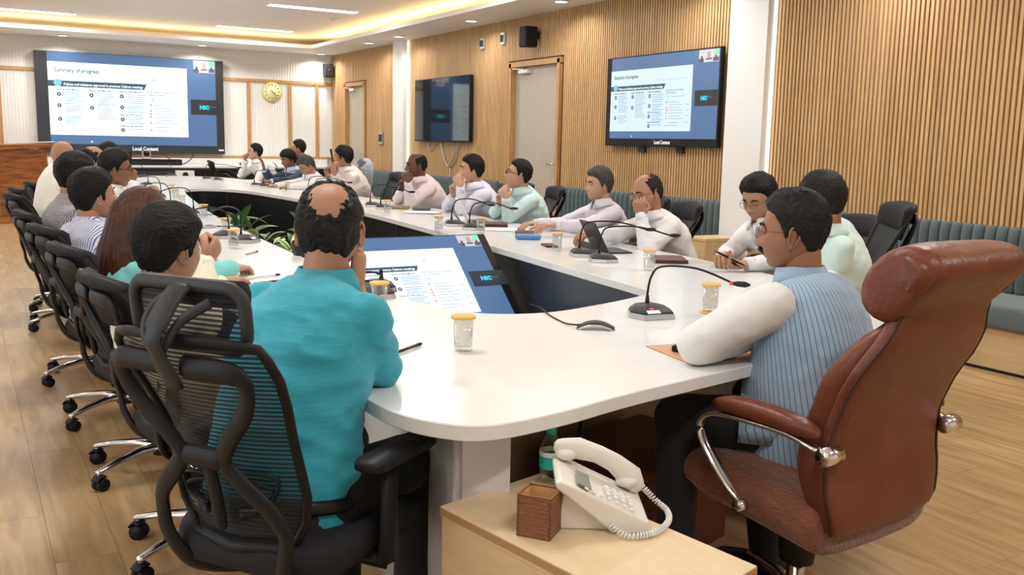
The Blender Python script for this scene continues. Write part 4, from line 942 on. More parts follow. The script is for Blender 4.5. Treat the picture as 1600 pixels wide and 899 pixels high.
def office_chair(headrest=True, net=True, label='', loc=(0, 0, 0), az=0):
    t = thing('office_chair', label, 'chair', loc, az)
    star_base(t, 'chrome', seed=.25)
    obj('tilt_mechanism', G().bb((-.10, -.14, .375), (.10, .14, .42), 0, .012).tube([(.1, .02, .39), (.26, .03, .385)], .007, 6).tube([(-.1, .02, .39), (-.26, .03, .385)], .007, 6), M['black'], t)
    rings = []
    for z, s_, in ((.415, .86), (.43, .97), (.46, 1.0), (.485, .97), (.497, .86)):
        ring = []
        for x, y in rrect(.50, .49, .12, 5): ring.append(V((x*s_, y*s_+.02, z-(.03*max(0, (y-.12)/.13)**2 if y > .12 else 0)+(.012*(abs(x)/.25)**2 if z > .45 else 0))))
        rings.append(ring)
    obj('seat', G().loft(rings), M['fabricblack'], t)
    # netting panel
    rows, cols_ = 22, 10; g = G(); vs, fs = [], []
    for i in range(rows+1):
        z = .52+(.965-.52)*i/rows; hw = half_w(z)-.012
        for j in range(cols_+1):
            u = -1+2*j/cols_; vs.append((u*hw, back_y(z)+.045*u*u-.01, z))
    for i in range(rows):
        for j in range(cols_): a = i*(cols_+1)+j; fs.append((a, a+1, a+cols_+2, a+cols_+1))
    g.add(vs, fs); obj('back_net', g, M['net'] if net else M['netdense'], t)
    # frame round the netting
    out = []
    for z in (.52, .56, .62, .70, .76, .84, .90, .945, .968): out.append(V((half_w(z)*.985, back_y(z)+.035, z)))
    out += [V((.15, back_y(.975)+.012, .978)), V((0, back_y(.975)-.008, .982)), V((-.15, back_y(.975)+.012, .978))]
    for z in (.968, .945, .90, .84, .76, .70, .62, .56, .52): out.append(V((-half_w(z)*.985, back_y(z)+.035, z)))
    out += [V((-.13, back_y(.5)+.01, .495)), V((0, back_y(.5)-.005, .485)), V((.13, back_y(.5)+.01, .495))]
    obj('back_frame', G().tube(out, .0095, 8, closed=True, flat=(1.0, 1.3)), M['black'], t)
    g = G()
    def sp(pts, r_=.017, fl=(1.75, .7)):
        g.tube(arc([(x, back_y(z)-dy, z) for x, z, dy in pts], 4), r_, 8, flat=fl, round_=True, up=(0, 1, 0))
    for s_ in (-1, 1):
        sp([(s_*.035, .925, .025), (s_*.15, .925, .02), (s_*.185, .90, .02), (s_*.165, .84, .035), (s_*.10, .77, .05), (s_*.065, .715, .055), (s_*.10, .67, .055), (s_*.165, .61, .045), (s_*.192, .55, .03), (s_*.180, .49, .03), (s_*.14, .42, .02), (s_*.09, .385, -.06), (s_*.07, .39, -.14)], .0135)
    sp([(-.05, .715, .055), (.05, .715, .055)], .014)
    obj('spine_frame', g, M['black'], t)
    g = G(); g.tube(arc([(0, back_y(.70)-.045, .70), (0, back_y(.62)-.04, .62), (0, back_y(.55)-.035, .55)], 3), .014, 8, flat=(1.4, .7), round_=True, up=(0, 1, 0))
    for s_ in (-1, 1):
        for k in range(3): q = k*.022; g.tube(arc([(s_*(.03), back_y(.66)-.025, .665-q*.3), (s_*(.09+q*.3), back_y(.66)-.01, .672-q), (s_*(.150-q*.6), back_y(.64)+.005, .66-q*1.2), (s_*(.12-q*1.2), back_y(.6)-.008, .60-q*.6), (s_*.05, back_y(.6)-.02, .585-q*.4)], 3), .006, 6, flat=(1.2, .8))
    obj('lumbar_support', g, M['black'], t)
    if headrest:
        hb = G(); hb.tube(arc([(0, back_y(.9)-.035, .88), (0, back_y(.98)-.045, .97), (0, back_y(1.0)-.035, 1.0), (0, back_y(1.0)-.0, 1.05), (0, -.345, 1.08)], 4), [.022]*3+[.018]*6+[.026]*8, 8, flat=(1.3, .4), up=(0, 1, 0))
        hb.tube(arc([(.01, -.40, .945), (-.040, -.40, .97), (-.055, -.39, 1.01), (-.042, -.375, 1.045), (-.01, -.36, 1.065)], 4), .0085, 8, flat=(1.3, .8), up=(0, 1, 0))
        hb.tube(arc([(-.01, -.40, .94), (.015, -.40, .975), (.045, -.385, 1.02), (.10, -.36, 1.055)], 4), .0085, 8, flat=(1.3, .8), up=(0, 1, 0))
        obj('headrest_bracket', hb, M['darkgrey'], t)
        hf = G(); oo = [V((x, -.335+.45*x*x-.12*(z), 1.02+z)) for x, z in rrect(.325, .125, .040, 5)]; hf.tube(oo, .0125, 8, closed=True, flat=(1.2, 1.0), up=(0, 1, 0))
        h = obj('headrest', hf, M['darkgrey'], t)
        obj('headrest_pad', G().loft([[V((x, -.325+.45*x*x-dy, zz)) for x, dy, zz in [(u*.15, d_, 1.070+s2) for d_, s2 in ((-.018, -.03), (-.02, .0), (-.012, .02), (.004, .026), (.012, .01), (.006, -.03))]] for u in [-1+k/5 for k in range(11)]]), M['fabricblack'], h)
        g = G(); vs, fs = [], []
        for i in range(7):
            for j in range(13): x = -.15+.3*j/12; z = -.055+.10*i/6; vs.append((x, -.332+.45*x*x-.12*z, 1.02+z))
        for i in range(6):
            for j in range(12): a = i*13+j; fs.append((a, a+1, a+14, a+13))
        obj('headrest_net', g.add(vs, fs), M['net'], h)
    else:
        g = G(); rr = []
        for k in range(11):
            u = -1+k/5; hw = .228; x = u*hw; q = 1-.25*u*u; y0 = back_y(.93)+.045*u*u
            rr.append([V((x, y0+dy*q, .93+dz*q)) for dy, dz in ((.02, -.10), (.028, -.02), (.018, .045), (-.012, .068), (-.042, .058), (-.045, .035), (-.02, .03), (-.005, -.03))])
        obj('top_pad', g.loft(rr), M['fabricblack'], t)
    for s_ in (-1, 1):
        a = G(); a.tube([(s_*.22, .0, .425), (s_*.285, .0, .425)], .018, 8, flat=(1.6, .8)); a.tube([(s_*.29, .0, .42), (s_*.29, .0, .50), (s_*.29, .005, .655)], [.024, .022, .019], 8, flat=(.75, 1.5))
        o = obj('armrest_post', a, M['black'], t)
        rr = [[V((s_*.29+x*.9, y*1.0+.035, z)) for x, y in rrect(.095*q, .27*q2, .035, 4)] for z, q, q2 in ((.655, .85, .93), (.662, 1, 1), (.675, 1, 1), (.682, .9, .96))]
        obj('arm_pad', G().loft(rr), M['black'], t)
    return t
LC = [ # loc, az, headrest, net, label
 ((.645, 2.08, 0), 56, True, True, 'nearest black mesh chair with headrest, holding the man in teal'),
 ((.68, 3.05, 0), 82, False, False, 'black mesh chair behind the man in cream at the left of the table, second nearest'),
 ((.66, 3.92, 0), 80, False, False, 'black mesh chair behind the woman with long brown hair'),
 ((.64, 4.78, 0), 78, False, False, 'black mesh chair behind the man in blue-striped shirt'),
 ((.62, 5.66, 0), 84, False, False, 'black mesh chair behind the man in finely checked shirt'),
 ((.64, 7.30, 0), 80, False, False, 'black ribbed chair behind the pale mint shirt on the left, tall back'),
 ((.70, 8.10, 0), 84, False, False, 'black chair before the lectern, behind the bald man'),
 ((.86, 9.10, 0), 84, False, False, 'farthest black chair on the left side, in front of the lectern'),
 # right side
 ((3.66, 3.20, 0), -52, False, False, 'black chair with padded headrest behind the man in pale mint by the brown chair'),
 ((4.12, 3.72, 0), -70, False, False, 'black chair holding the man in white looking at his phone'),
 ((3.86, 4.93, 0), -72, False, False, 'black chair behind the balding man resting on his fist'),
 ((4.10, 5.55, 0), -76, False, False, 'black chair behind the grey-haired man in lilac'),
 ((4.17, 7.02, 0), -72, False, False, 'black chair behind the man in mint with black glasses'),
 ((4.22, 7.62, 0), -80, False, False, 'black chair behind the man with the moustache'),
 ((4.20, 8.55, 0), -82, False, False, 'black chair behind the dark-skinned man in pink'),
 ((3.95, 9.62, 0), -80, False, True, 'empty black mesh chair between the two men in pink'),
 ((4.15, 10.4, 0), -84, False, False, 'black chair of the man raising a phone to his face'),
 ((4.15, 11.8, 0), -84, False, False, 'black chair of the grey-haired man looking down'),
 ((4.25, 12.8, 0), -88, False, False, 'black chair of the man in the navy suit'),
 ((4.25, 14.5, 0), -95, False, False, 'black chair of the man in white with hand on his chin'),
 ((3.77, 15.3, 0), 100, False, False, 'empty black chair turned at the far end of the table'),
 ((1.50, 10.4, 0), 90, False, False, 'black chair of the dark-haired man before the screen'),
]
proto = {}
for loc, az, hr, net, lab in LC:
    k = (hr, net)
    if k not in proto: proto[k] = office_chair(hr, net, lab, loc, az); proto[k]['group'] = 'black office chairs round the table'
    else: dup(proto[k], loc, az, lab)
bpy.data.objects['office_chair'].scale = (.88, 1, .985)
for k in range(1, 8): bpy.data.objects['office_chair.%03d' % k].scale = (.94, 1, .955); bpy.data.objects['office_chair.008'].scale = (1, 1, 1.12)
# chair wrapped in clear plastic near the far corner
t = thing('wrapped_chair', 'chair back wrapped in crinkled clear plastic near the far corner', 'chair', (4.35, 12.0, 0), -100)
star_base(t, 'chrome'); obj('seat', G().bb((-.24, -.24, .42), (.24, .24, .50), 0, .03), M['fabricblack'], t)
g = G(); rr = []
for k in range(13):
    a = k/12; z = .5+.62*a; hw = .26*(1-.0*a) if a < .7 else .26*math.sqrt(max(.02, 1-((a-.7)/.31)**2))
    rr.append([V((hw*math.cos(2*PI*j/20), -.26-.12*a+.055*math.sin(2*PI*j/20), z)) for j in range(20)])
obj('back', g.loft(rr), mat('grey_back', (.10, .105, .12), .6), t)
pw = G(); pw.v = []; pw.f = []
rr2 = [[p+V((noise.noise(p*22)*.012*(1 if p.x else 1), noise.noise(p*25+V((3, 1, 7)))*.02, 0))+(p-V((0, -.30, p.z)))*.07 for p in ring] for ring in rr]
obj('plastic_cover', pw.loft(rr2), mat('crinkled_plastic', (.50, .53, .57), .18, noise_=.55, nscale=26, bump=1.0, bscale=40, alpha=.75), t)

# ================================================================== EXECUTIVE CHAIR
ex = thing('executive_chair', 'large brown leather executive chair with chrome arms, holding the man in the striped vest', 'chair', (2.0, 1.775, 0), -5); ex.scale = (.88, 1, .97)
star_base(ex, 'chrome', .31, cast='black', h0=.36, mgas='chrome', seed=.5)
obj('gas_shroud', G().lathe([(.05, .20), (.055, .24), (.055, .36), (.04, .37)], 16), M['black2'], ex)
def exrear(z):
    P_ = [(.40, -.255), (.44, -.275), (.50, -.268), (.60, -.255), (.70, -.265), (.80, -.30), (.88, -.345), (.94, -.375), (.98, -.385), (1.02, -.395), (1.06, -.425), (1.10, -.455), (1.135, -.465), (1.155, -.44), (1.165, -.40)]
    for (a, p), (b, q) in zip(P_, P_[1:]):
        if a <= z <= b: return p+(q-p)*(z-a)/(b-a)
    return P_[-1][1]
def exw(z):
    P_ = [(.40, .225), (.44, .25), (.52, .275), (.60, .272), (.70, .258), (.78, .262), (.86, .272), (.92, .255), (.97, .225), (1.01, .208), (1.05, .225), (1.09, .25), (1.13, .255), (1.165, .25)]
    for (a, p), (b, q) in zip(P_, P_[1:]):
        if a <= z <= b: return p+(q-p)*(z-a)/(b-a)
    return P_[-1][1]
# rear shell: thin curved plate with rounded edge; front cushions separate
rr = []
for k in range(34):
    z = .40+(1.165-.40)*k/33; hw = exw(z); y = exrear(z); ring = []
    for x, dy in ((-1, .055), (-1.015, .03), (-.985, .008), (-.9, 0), (-.5, -.004), (0, -.006), (.5, -.004), (.9, 0), (.985, .008), (1.015, .03), (1, .055), (.5, .06), (0, .06), (-.5, .06)): ring.append(V((x*hw, y+dy, z)))
    rr.append(ring)
o = obj('back_shell', G().loft(rr), M['leather'], ex); ss = o.modifiers.new('sub', 'SUBSURF'); ss.levels = ss.render_levels = 1
def pad(z0, z1, name, depth, fr=.97, n=14, roll=0, m='leather'):
    rr = []
    for k in range(n+1):
        u = k/n; z = z0+(z1-z0)*u; hw = exw(z)*fr; b = depth*math.sqrt(max(0.02, 1-(2*u-1)**4)); y = exrear(z)+.045
        ring = []
        for j in range(16):
            a = PI*j/15; ring.append(V((-hw*math.cos(a)*(1 if abs(math.cos(a)) < .99 else 1), y+b*math.sin(a)**.35*(1 if 0 < j < 15 else 0)+(0.012*noise.noise(V((-math.cos(a)*3, 0, z*9)))), z)))
        ring += [V((hw*.6, y-.01, z)), V((0, y-.01, z)), V((-hw*.6, y-.01, z))]
        rr.append(ring)
    return obj(name, G().loft(rr), M[m], ex)
pad(.42, .985, 'back_cushion', .095); 
rr = []
for k in range(15):   # headrest cushion, rolled over the top
    u = k/14; x = -.245+.465*u; q = math.sqrt(max(.05, 1-abs(2*u-1)**5))
    ring = []
    for y, z in ((-.37, .975), (-.30, .985), (-.265, 1.02), (-.262, 1.07), (-.285, 1.125), (-.33, 1.165), (-.385, 1.185), (-.44, 1.178), (-.478, 1.15), (-.482, 1.115), (-.455, 1.085), (-.42, 1.05)):
        cy, cz = -.37, 1.08; ring.append(V((x, cy+(y-cy)*(.82+.18*q), cz+(z-cz)*(.88+.12*q)+.008*noise.noise(V((x*12, y*20, 0))))))
    rr.append(ring)
o = obj('headrest_roll', G().loft(rr), M['leather'], ex); ss = o.modifiers.new('sub', 'SUBSURF'); ss.levels = ss.render_levels = 1
for s_ in (-1, 1):
    pts = [V((s_*(exw(z)*1.012), exrear(z)+.012, z)) for z in [.42+.04*k for k in range(17)]]
    obj('piping', G().tube(pts, .004, 6), mat('dark_piping', (.06, .018, .01), .5) if s_ < 0 else bpy.data.materials['dark_piping'], ex)
rr = []
for k in range(13):
    u = k/12; y = -.25+.52*u; zt_ = .490+.045*u+.015*math.sin(PI*u)-(.04*max(0, (u-.85)/.15)**2); zb_ = .335+.055*u+.04*max(0, (u-.8)/.2); hw = .295-.02*max(0, (u-.85)/.15)
    ring = []
    for a in range(16):
        t_ = 2*PI*a/16; cx = math.copysign(abs(math.cos(t_))**.5, math.cos(t_)); cz = math.copysign(abs(math.sin(t_))**.6, math.sin(t_)); ring.append(V((hw*cx, y, (zt_+zb_)/2+(zt_-zb_)/2*cz)))
    rr.append(ring)
rr.append([p.lerp(sum(rr[-1], V())/16, .35)+V((0, .03, 0)) for p in rr[-1]])
o = obj('seat_cushion', G().loft(rr), M['plush'], ex); ss = o.modifiers.new('sub', 'SUBSURF'); ss.levels = ss.render_levels = 1
obj('seat_plate', G().bb((-.15, -.16, .33), (.15, .14, .375), 0, .01), M['black2'], ex)
for s_ in (-1, 1):
    x = s_*.305
    fr = arc([(s_*.275, -.265, .645), (x, -.235, .655), (x, -.15, .672), (x, .0, .672), (x, .09, .664), (x, .135, .635), (x, .135, .59), (x, .09, .53), (x, .02, .465), (s_*.295, -.01, .435)], 6)
    arm = obj('arm_frame', G().tube(fr, .0165, 8, flat=(1.25, .55), up=(0, 0, 1)), M['chrome'], ex)
    obj('mount_bolt', G().tube([(s_*.262, -.268, .645), (x+s_*.02, -.268, .645)], .024, 14), M['chrome'], arm); obj('mount_bolt', G().tube([(s_*.28, -.015, .432), (s_*.325, -.015, .432)], .016, 12), M['chrome'], arm)
    rr = []
    for k in range(13):
        u = k/12; y = -.245+.345*u; q = math.sqrt(max(.12, 1-abs(2*u-1)**4)); zc = .693+.016*math.sin(PI*u*.9)-.002*u
        rr.append([V((x+.037*q*math.copysign(abs(math.cos(2*PI*j/12))**.6, math.cos(2*PI*j/12)), y, zc+.026*q*math.copysign(abs(math.sin(2*PI*j/12))**.7, math.sin(2*PI*j/12)))) for j in range(12)])
    o = obj('arm_pad', G().loft(rr), M['leather'], ex); ss = o.modifiers.new('sub', 'SUBSURF'); ss.levels = ss.render_levels = 1
# ================================================================== PEOPLE
_ico = {}
def ico(s):
    if s not in _ico:
        bm = bmesh.new(); bmesh.ops.create_icosphere(bm, subdivisions=s, radius=1); bm.verts.index_update()
        _ico[s] = ([v.co.copy().normalized() for v in bm.verts], [tuple(v.index for v in f.verts) for f in bm.faces]); bm.free()
    return _ico[s]
def sm(a, b, x): t_ = max(0, min(1, (x-a)/(b-a))); return t_*t_*(3-2*t_)
def ga(x, s): return math.exp(-(x/s)**2/2)
def lerp_tab(T, x):
    if x <= T[0][0]: return T[0][1]
    for (a, p), (b, q) in zip(T, T[1:]):
        if x <= b: return p+(q-p)*(x-a)/(b-a)
    return T[-1][1]
def head_p(d, jaw=1.0, nose=1.0, full=1.0):
    e = 2.25; n = (abs(d.x)**e+abs(d.y)**e+abs(d.z)**e)**(1/e); x, y, z = d.x/n*.076, d.y/n*.093, d.z/n*.116
    t_ = max(0, -z/.120)
    x *= 1-.30*t_**1.7/jaw
    if y < 0: y *= 1-.40*t_**1.2
    y += .014*t_
    if z > 0 and y > 0: y *= 1-.05*(z/.12)
    if y > 0:
        w_ = sm(.01, .06, y)
        if y > .03: y = .03+(y-.03)*(1-.10*ga(x, .05))
        f = sm(.024, -.034, z)*(1-sm(-.037, -.048, z)); sg = .008+.0065*sm(0, -.034, z)
        y += w_*(.005*ga(z-.012, .012)*ga(x, .009)+f*.024*nose*ga(x, sg))
        y += w_*.0045*ga(z-.026, .009)*(ga(abs(x)-.028, .02))
        y -= w_*.011*ga(z-.004, .011)*ga(abs(x)-.031, .014)
        y += w_*.004*full*ga(z+.025, .018)*ga(abs(x)-.043, .016)
        y += w_*(.0055*ga(z+.058, .0045)+.0055*ga(z+.068, .005)-.003*ga(z+.063, .0018)-.003*ga(z+.079, .006))*ga(x, .019)
        y += w_*.008*ga(z+.097, .014)*ga(x, .022)
        x *= 1+.05*full*ga(z+.03, .03)
    return V((x, y, z))
HL = {'nape': [(-.10, -.108), (-.05, -.100), (-.03, -.045), (-.012, -.008), (.004, -.018), (.018, -.036), (.028, .004), (.04, .022), (.06, .038), (.1, .045)],
      'full': [(-.10, -.075), (-.05, -.065), (-.03, -.03), (-.012, -.005), (.004, -.012), (.014, -.028), (.024, .004), (.036, .030), (.05, .048), (.075, .060), (.1, .062)],
      'recede': [(-.10, -.072), (-.05, -.062), (-.03, -.03), (-.012, -.005), (.004, -.012), (.012, -.025), (.020, .01), (.028, .05), (.045, .078), (.06, .088), (.1, .10)],
      'thick': [(-.10, -.085), (-.05, -.075), (-.03, -.035), (-.012, -.008), (.004, -.018), (.018, -.036), (.028, .004), (.04, .022), (.06, .038), (.1, .045)]}
def hair_g(style, th=.016, s_=5, patch=None, seed=0, rough=.004, top=1.0):
    vs, fs = ico(s_); T = [(a*.95, b*.97) for a, b in HL[style]]; out = []; keep = []
    for d in vs:
        p = head_p(d); h = p.z-lerp_tab(T, p.y)+.004*noise.noise(p*90+V((seed, 0, 0)))
        if patch:
            for c, r_ in patch: h = min(h, ((p-V(c)).length-r_)*.45+.010*noise.noise(p*95))
        k = sm(-.001, .022, h); tt = th*(.45+.55*sm(-.02, .07, p.z))*(top if p.z > .05 else 1)
        off = -.005+(tt+.005)*k; n1 = noise.noise(V((p.x*55, p.y*18, p.z*30))+V((seed*3, 1, 2))); off += k*rough*n1+k*rough*.6*noise.noise(p*120)
        out.append(p+d*off); keep.append(h > -.012)
    g = G(); ff = [f for f in fs if any(keep[i] for i in f)]; used = sorted({i for f in ff for i in f}); mp = {j: i for i, j in enumerate(used)}
    return g.add([out[i] for i in used], [tuple(mp[i] for i in f) for f in ff])
def remesh(g, voxel, it, mats, name, wr=0, wf=9.0, seed=0, pinch=None):
    me = g.mesh(name, mats); o = bpy.data.objects.new('tmp', me); col.objects.link(o)
    m1 = o.modifiers.new('r', 'REMESH'); m1.mode = 'VOXEL'; m1.voxel_size = voxel
    m2 = o.modifiers.new('s', 'SMOOTH'); m2.factor = .5; m2.iterations = it
    dg = bpy.context.evaluated_depsgraph_get(); out = bpy.data.meshes.new_from_object(o.evaluated_get(dg)); bpy.data.objects.remove(o); bpy.data.meshes.remove(me)
    if wr:
        nn = [v.normal.copy() for v in out.vertices]
        for v, n in zip(out.vertices, nn):
            p = v.co; a = noise.noise(V((p.x*wf, p.y*wf, p.z*wf*1.5))+V((seed*7.3, 0, 0))); b = 1-abs(noise.noise(V((p.x*wf*1.1+p.z*wf*.8, p.y*wf, p.z*wf*1.6))+V((0, seed*5.1, 3))))*2.2
            v.co = p+n*wr*(a*.8+.9*max(-.6, b))
    out.polygons.foreach_set('use_smooth', [True]*len(out.polygons)); out.update(); return out
def capsule(g, a, b, r0, r1, seg=12, mi=0, flat=None): g.tube([a, V(a).lerp(V(b), .5), b], [r0, (r0+r1)/2*1.03, r1], seg, mi, True, flat, True)
def hand_g(g, W, d, n, side, kind, sc=1.0, mi=0):
    """palm, four fingers of different length and a thumb leaving the side of the palm; d = along the hand, n = back of the hand, side = +1 right, -1 left"""
    d = V(d).normalized(); n = V(n); n = (n-d*n.dot(d)).normalized(); s_ = d.cross(n)*(-side)   # towards the thumb
    curl = {'flat': (12, 14, 10), 'relax': (28, 30, 20), 'fist': (78, 92, 60), 'clasp': (48, 62, 35), 'hold': (45, 45, 30), 'point': (20, 25, 15)}[kind]
    rings = []
    for u, w_, h_ in ((-.012, .024, .019), (.012, .028, .020), (.045, .039, .0165), (.078, .042, .0145), (.094, .040, .011)):
        rings.append([W+d*u*sc+s_*math.cos(2*PI*k/12)*w_*sc+n*math.sin(2*PI*k/12)*h_*sc for k in range(12)])
    g.loft(rings, True, mi)
    for f, (off, L, r_) in enumerate(((.030, .92, .0092), (.010, 1.0, .0095), (-.010, .94, .0090), (-.029, .76, .0080))):
        p = W+d*.086*sc+s_*off*sc; dir_ = (d+s_*off*2.0).normalized(); pts = [p-d*.012*sc, p]; a = 0
        ax = dir_.cross(n).normalized()
        for q, (ln, cc) in enumerate(zip((.044, .027, .021), curl)):
            a += R(cc*(1+.06*(f-1))); dd = dir_*math.cos(a)-n*math.sin(a); p = p+dd*ln*L*sc; pts.append(p)
        g.tube(pts, [r_*sc, r_*sc*1.05, r_*sc, r_*sc*.92, r_*sc*.8], 8, mi, True, None, True)
    tb_ = W+d*.022*sc+s_*.026*sc; td = (d*.62+s_*.70-n*.30).normalized(); td2 = (d*.92+s_*.18-n*.35).normalized()
    if kind in ('fist', 'clasp', 'hold'): td2 = (d*.75-s_*.45-n*.5).normalized()
    p1 = tb_+td*.040*sc; p2 = p1+td2*.032*sc; g.tube([tb_-td*.01, p1, p2, p2+td2*.024*sc], [.014*sc, .0115*sc, .0105*sc, .009*sc], 8, mi, True, None, True)
def person(lab, hip, az, head, haz, pitch=0, roll=0, L=None, Rr=None, shirt=None, sk='mid', hair=('full', .016), hm='hair', size=1.0, near=0, seat=.46, Le=None, Re=None,
           clasp=None, hl='relax', hr='relax', hld=None, hrd=None, glasses=None, mous=None, sleeve='long', build=1.0, belly=.0, knees=None, feet=None, collar=True, trouser='trouser', patch=None, hrn=None, hln=None,
           lean_back=0, jacket=None, vest=None, shl=None, long_hair=False, brow='hair', shirtname='shirt', seed=1, twist=0, face_hair=0, armr=1.0, jaw=1.0, nose=1.0, htop=1.0, grp='people seated round the conference table', belt=False):
    root_loc = V((hip[0], hip[1], 0)); Mw = Matrix.Translation(root_loc) @ Matrix.Rotation(-R(az), 4, 'Z'); Mi = Mw.inverted()
    Lc = lambda p: Mi @ V(p)
    Hc = Lc(head); s = size
    hm3 = Matrix.Rotation(-R(haz-az), 3, 'Z') @ Matrix.Rotation(-R(pitch), 3, 'X') @ Matrix.Rotation(R(roll), 3, 'Y')
    HM = Matrix.Translation(Hc) @ hm3.to_4x4() @ Matrix.Scale(s, 4)
    hz = Matrix.Rotation(-R(haz-az)*.35, 3, 'Z')
    NB = Hc+hz @ V((0, -.040-.0006*pitch, -.136*s))
    P0 = V((0, .0, seat-.01)); P1 = V((NB.x*.35, min(NB.y*.35, NB.y)-.05-lean_back, seat+(NB.z-seat)*.52)); P2 = NB
    def spn(u): return P0*(1-u)**2+P1*2*u*(1-u)+P2*u*u
    def torso(inf, top=True, bot=0.0):
        rings = []
        for u, a, b in ((bot, .165, .118), (.10, .180, .135), (.22, .180, .142+belly), (.36, .176, .140+belly), (.50, .178, .130+belly*.5), (.64, .188, .126), (.76, .194, .118), (.87, .182, .102), (.925, .150, .086), (.965, .105, .072), (1.0, .060, .058)):
            if u < bot: continue
            c = spn(u); T = (spn(min(1, u+.02))-spn(max(0, u-.02))).normalized(); X = V((1, 0, 0)); tw = R(twist)*u; X = V((math.cos(tw), -math.sin(tw), 0)); X = (X-T*X.dot(T)).normalized(); Y = T.cross(X)
            k = build*(1 if u < .9 else (1 if build < 1 else 1))
            ring = []
            for j in range(20):
                t_ = 2*PI*j/20; cx = math.copysign(abs(math.cos(t_))**.85, math.cos(t_)); cy = math.copysign(abs(math.sin(t_))**.9, math.sin(t_))
                ring.append(c+X*(a*k*s+inf)*cx+Y*((b*k*s+inf)*cy+(belly*.6*s if .1 < u < .55 and cy > 0 else 0)))
            rings.append(ring)
        return rings
    # shoulders and arms
    T = (spn(.9)-spn(.8)).normalized(); sc_ = spn(.88); tw = R(twist)*.86; lat = V((math.cos(tw), -math.sin(tw), 0)); sw = .172*s*build**.5
    SL = sc_-lat*sw; SR = sc_+lat*sw
    if shl: SL += V(shl[0]); SR += V(shl[1])
    if clasp:
        c = Lc(clasp); L = Mw @ (c+V((-.038, -.03, -.085))); Rr = Mw @ (c+V((.038, -.03, -.085)))
        if Le is None: Le = Mw @ V((c.x*.5-.20*s, c.y-.075, .795)); 
        if Re is None: Re = Mw @ V((c.x*.5+.20*s, c.y-.075, .795))
        hld = hld or tuple(V((.35, .25, .9))); hrd = hrd or tuple(V((-.35, .25, .9)))
    ARM = []
    for S, Wt, E, side in ((SL, L, Le, -1), (SR, Rr, Re, 1)):
        if Wt is None: Wt = Mw @ V((side*.20, .36, .80))
        Wt = Lc(Wt); a, b = .285*s, .25*s
        if E is not None:
            E = Lc(E)
            if (Wt-E).length > b*1.15: Wt = E+(Wt-E).normalized()*b*1.15
            if (E-S).length > a*1.25: E2 = S+(E-S).normalized()*a*1.25; Wt += (E2-E)*.5; E = E2
        else:
            dv = Wt-S; D_ = min(dv.length, (a+b)*.985); dn = dv.normalized(); Wt = S+dn*D_ if dv.length > D_ else Wt
            x_ = (a*a-b*b+D_*D_)/(2*D_); hh = math.sqrt(max(0, a*a-x_*x_)); pole = V((side*.55, -.25, -.8)); pole = (pole-dn*pole.dot(dn)).normalized(); E = S+dn*x_+pole*hh
            if Wt.z > .74 and E.z < .79 and E.y > .16: E.z = .80
        ARM.append((S, E, Wt, side))
    bg = G()
    bg.loft(torso(-.016)[2:]); bg.tube([NB+V((0, 0, -.05)), NB+(Hc-NB)*.25, Hc+hm3 @ V((0, -.022, -.045))*s], [.058*s, .054*s, .054*s], 16)
    for S, E, Wt, side in ARM:
        capsule(bg, S, E, .046*s, .040*s); capsule(bg, E, Wt, .040*s, .0255*s)
    vx = (.014, .010, .0075)[near]
    bme = remesh(bg, vx, 4, SK[sk], 'body')
    # head and hands joined into the same mesh
    hg = G(); ivs, ifs = ico(6 if near == 2 else 5)
    P_ = [head_p(d, jaw, nose) for d in ivs]; fl_, mi_ = [], []
    hg.add([HM @ p for p in P_], ifs)
    for i, f in enumerate(ifs):
        c = (P_[f[0]]+P_[f[1]]+P_[f[2]])/3
        if c.y > .05 and abs(c.x) < .024 and abs(c.z+.063) < .0095*(1-(c.x/.030)**2): hg.m[i] = 1
    for sx in (-1, 1):
        c = V((sx*.031, .0735, .004)); hg.ell(HM @ c, (.0125*s,)*3, hm3, 2, 10, 7)
        hg.ell(HM @ (c+V((sx*-.001, .0088, -.0005))), (.0056*s, .0052*s, .0056*s), hm3, 3, 8, 6)
        for zz, a_, b_ in ((.0125, .008, 0), (-.0075, .0065, 0)):
            hg.tube([HM @ V((sx*(.031+q*.0145), .0825-.55*q*q*.0145-.001, .004+zz*(1-.55*q*q)*.8)) for q in (-1, -.5, 0, .5, 1)], .0030*s, 6)
        # ears
        Me = HM @ Matrix.Translation((sx*.0745, -.008, -.010)) @ Matrix.Rotation(R(sx*-24), 4, 'Z') @ Matrix.Rotation(R(12), 4, 'X')
        hg.tube([Me @ V((sx*(.006+.006*math.sin(a)*.4), .016*math.cos(a)*(1 if math.sin(a) > 0 else .8), .031*math.sin(a))) for a in [2*PI*k/14 for k in range(14)]], .0042*s, 6, closed=True)
        hg.ell(Me @ V((sx*.002, .0, .0)), (.0055*s, .014*s, .028*s), (Me.to_3x3()*(1/s)), 0, 10, 7); hg.ell(Me @ V((sx*.004, .003, -.026)), (.005*s, .008*s, .010*s), None, 0, 8, 6)
        hg.ell(HM @ V((sx*.0105, .0955*1.0+.004*nose, -.0375)), (.0068*s, .008*s, .0062*s), hm3, 0, 8, 6)
    for (S, E, Wt, side), kind, hd, hn in zip(ARM, (hl, hr), (hld, hrd), (hln, hrn)):
        fd = (Wt-E).normalized(); dd = V(hd) if hd else fd
        if hn is None:
            if Wt.z < .86 and abs(fd.z) < .5: nn = V((0, 0, 1))
            else: nn = V((side*.5, .55, 0)) if not clasp else V((side*.75, .65, .1))
        else: nn = V(hn)
        bg2 = hg; hand_g(bg2, Wt, dd, nn, side, kind, s*1.0)
    hme = hg.mesh('head', [SK[sk]])
    bm = bmesh.new(); bm.from_mesh(bme); n0 = len(bm.faces)
    for f in bm.faces: f.material_index = 0
    bm.from_mesh(hme); bm.faces.ensure_lookup_table(); bmesh.ops.recalc_face_normals(bm, faces=bm.faces)
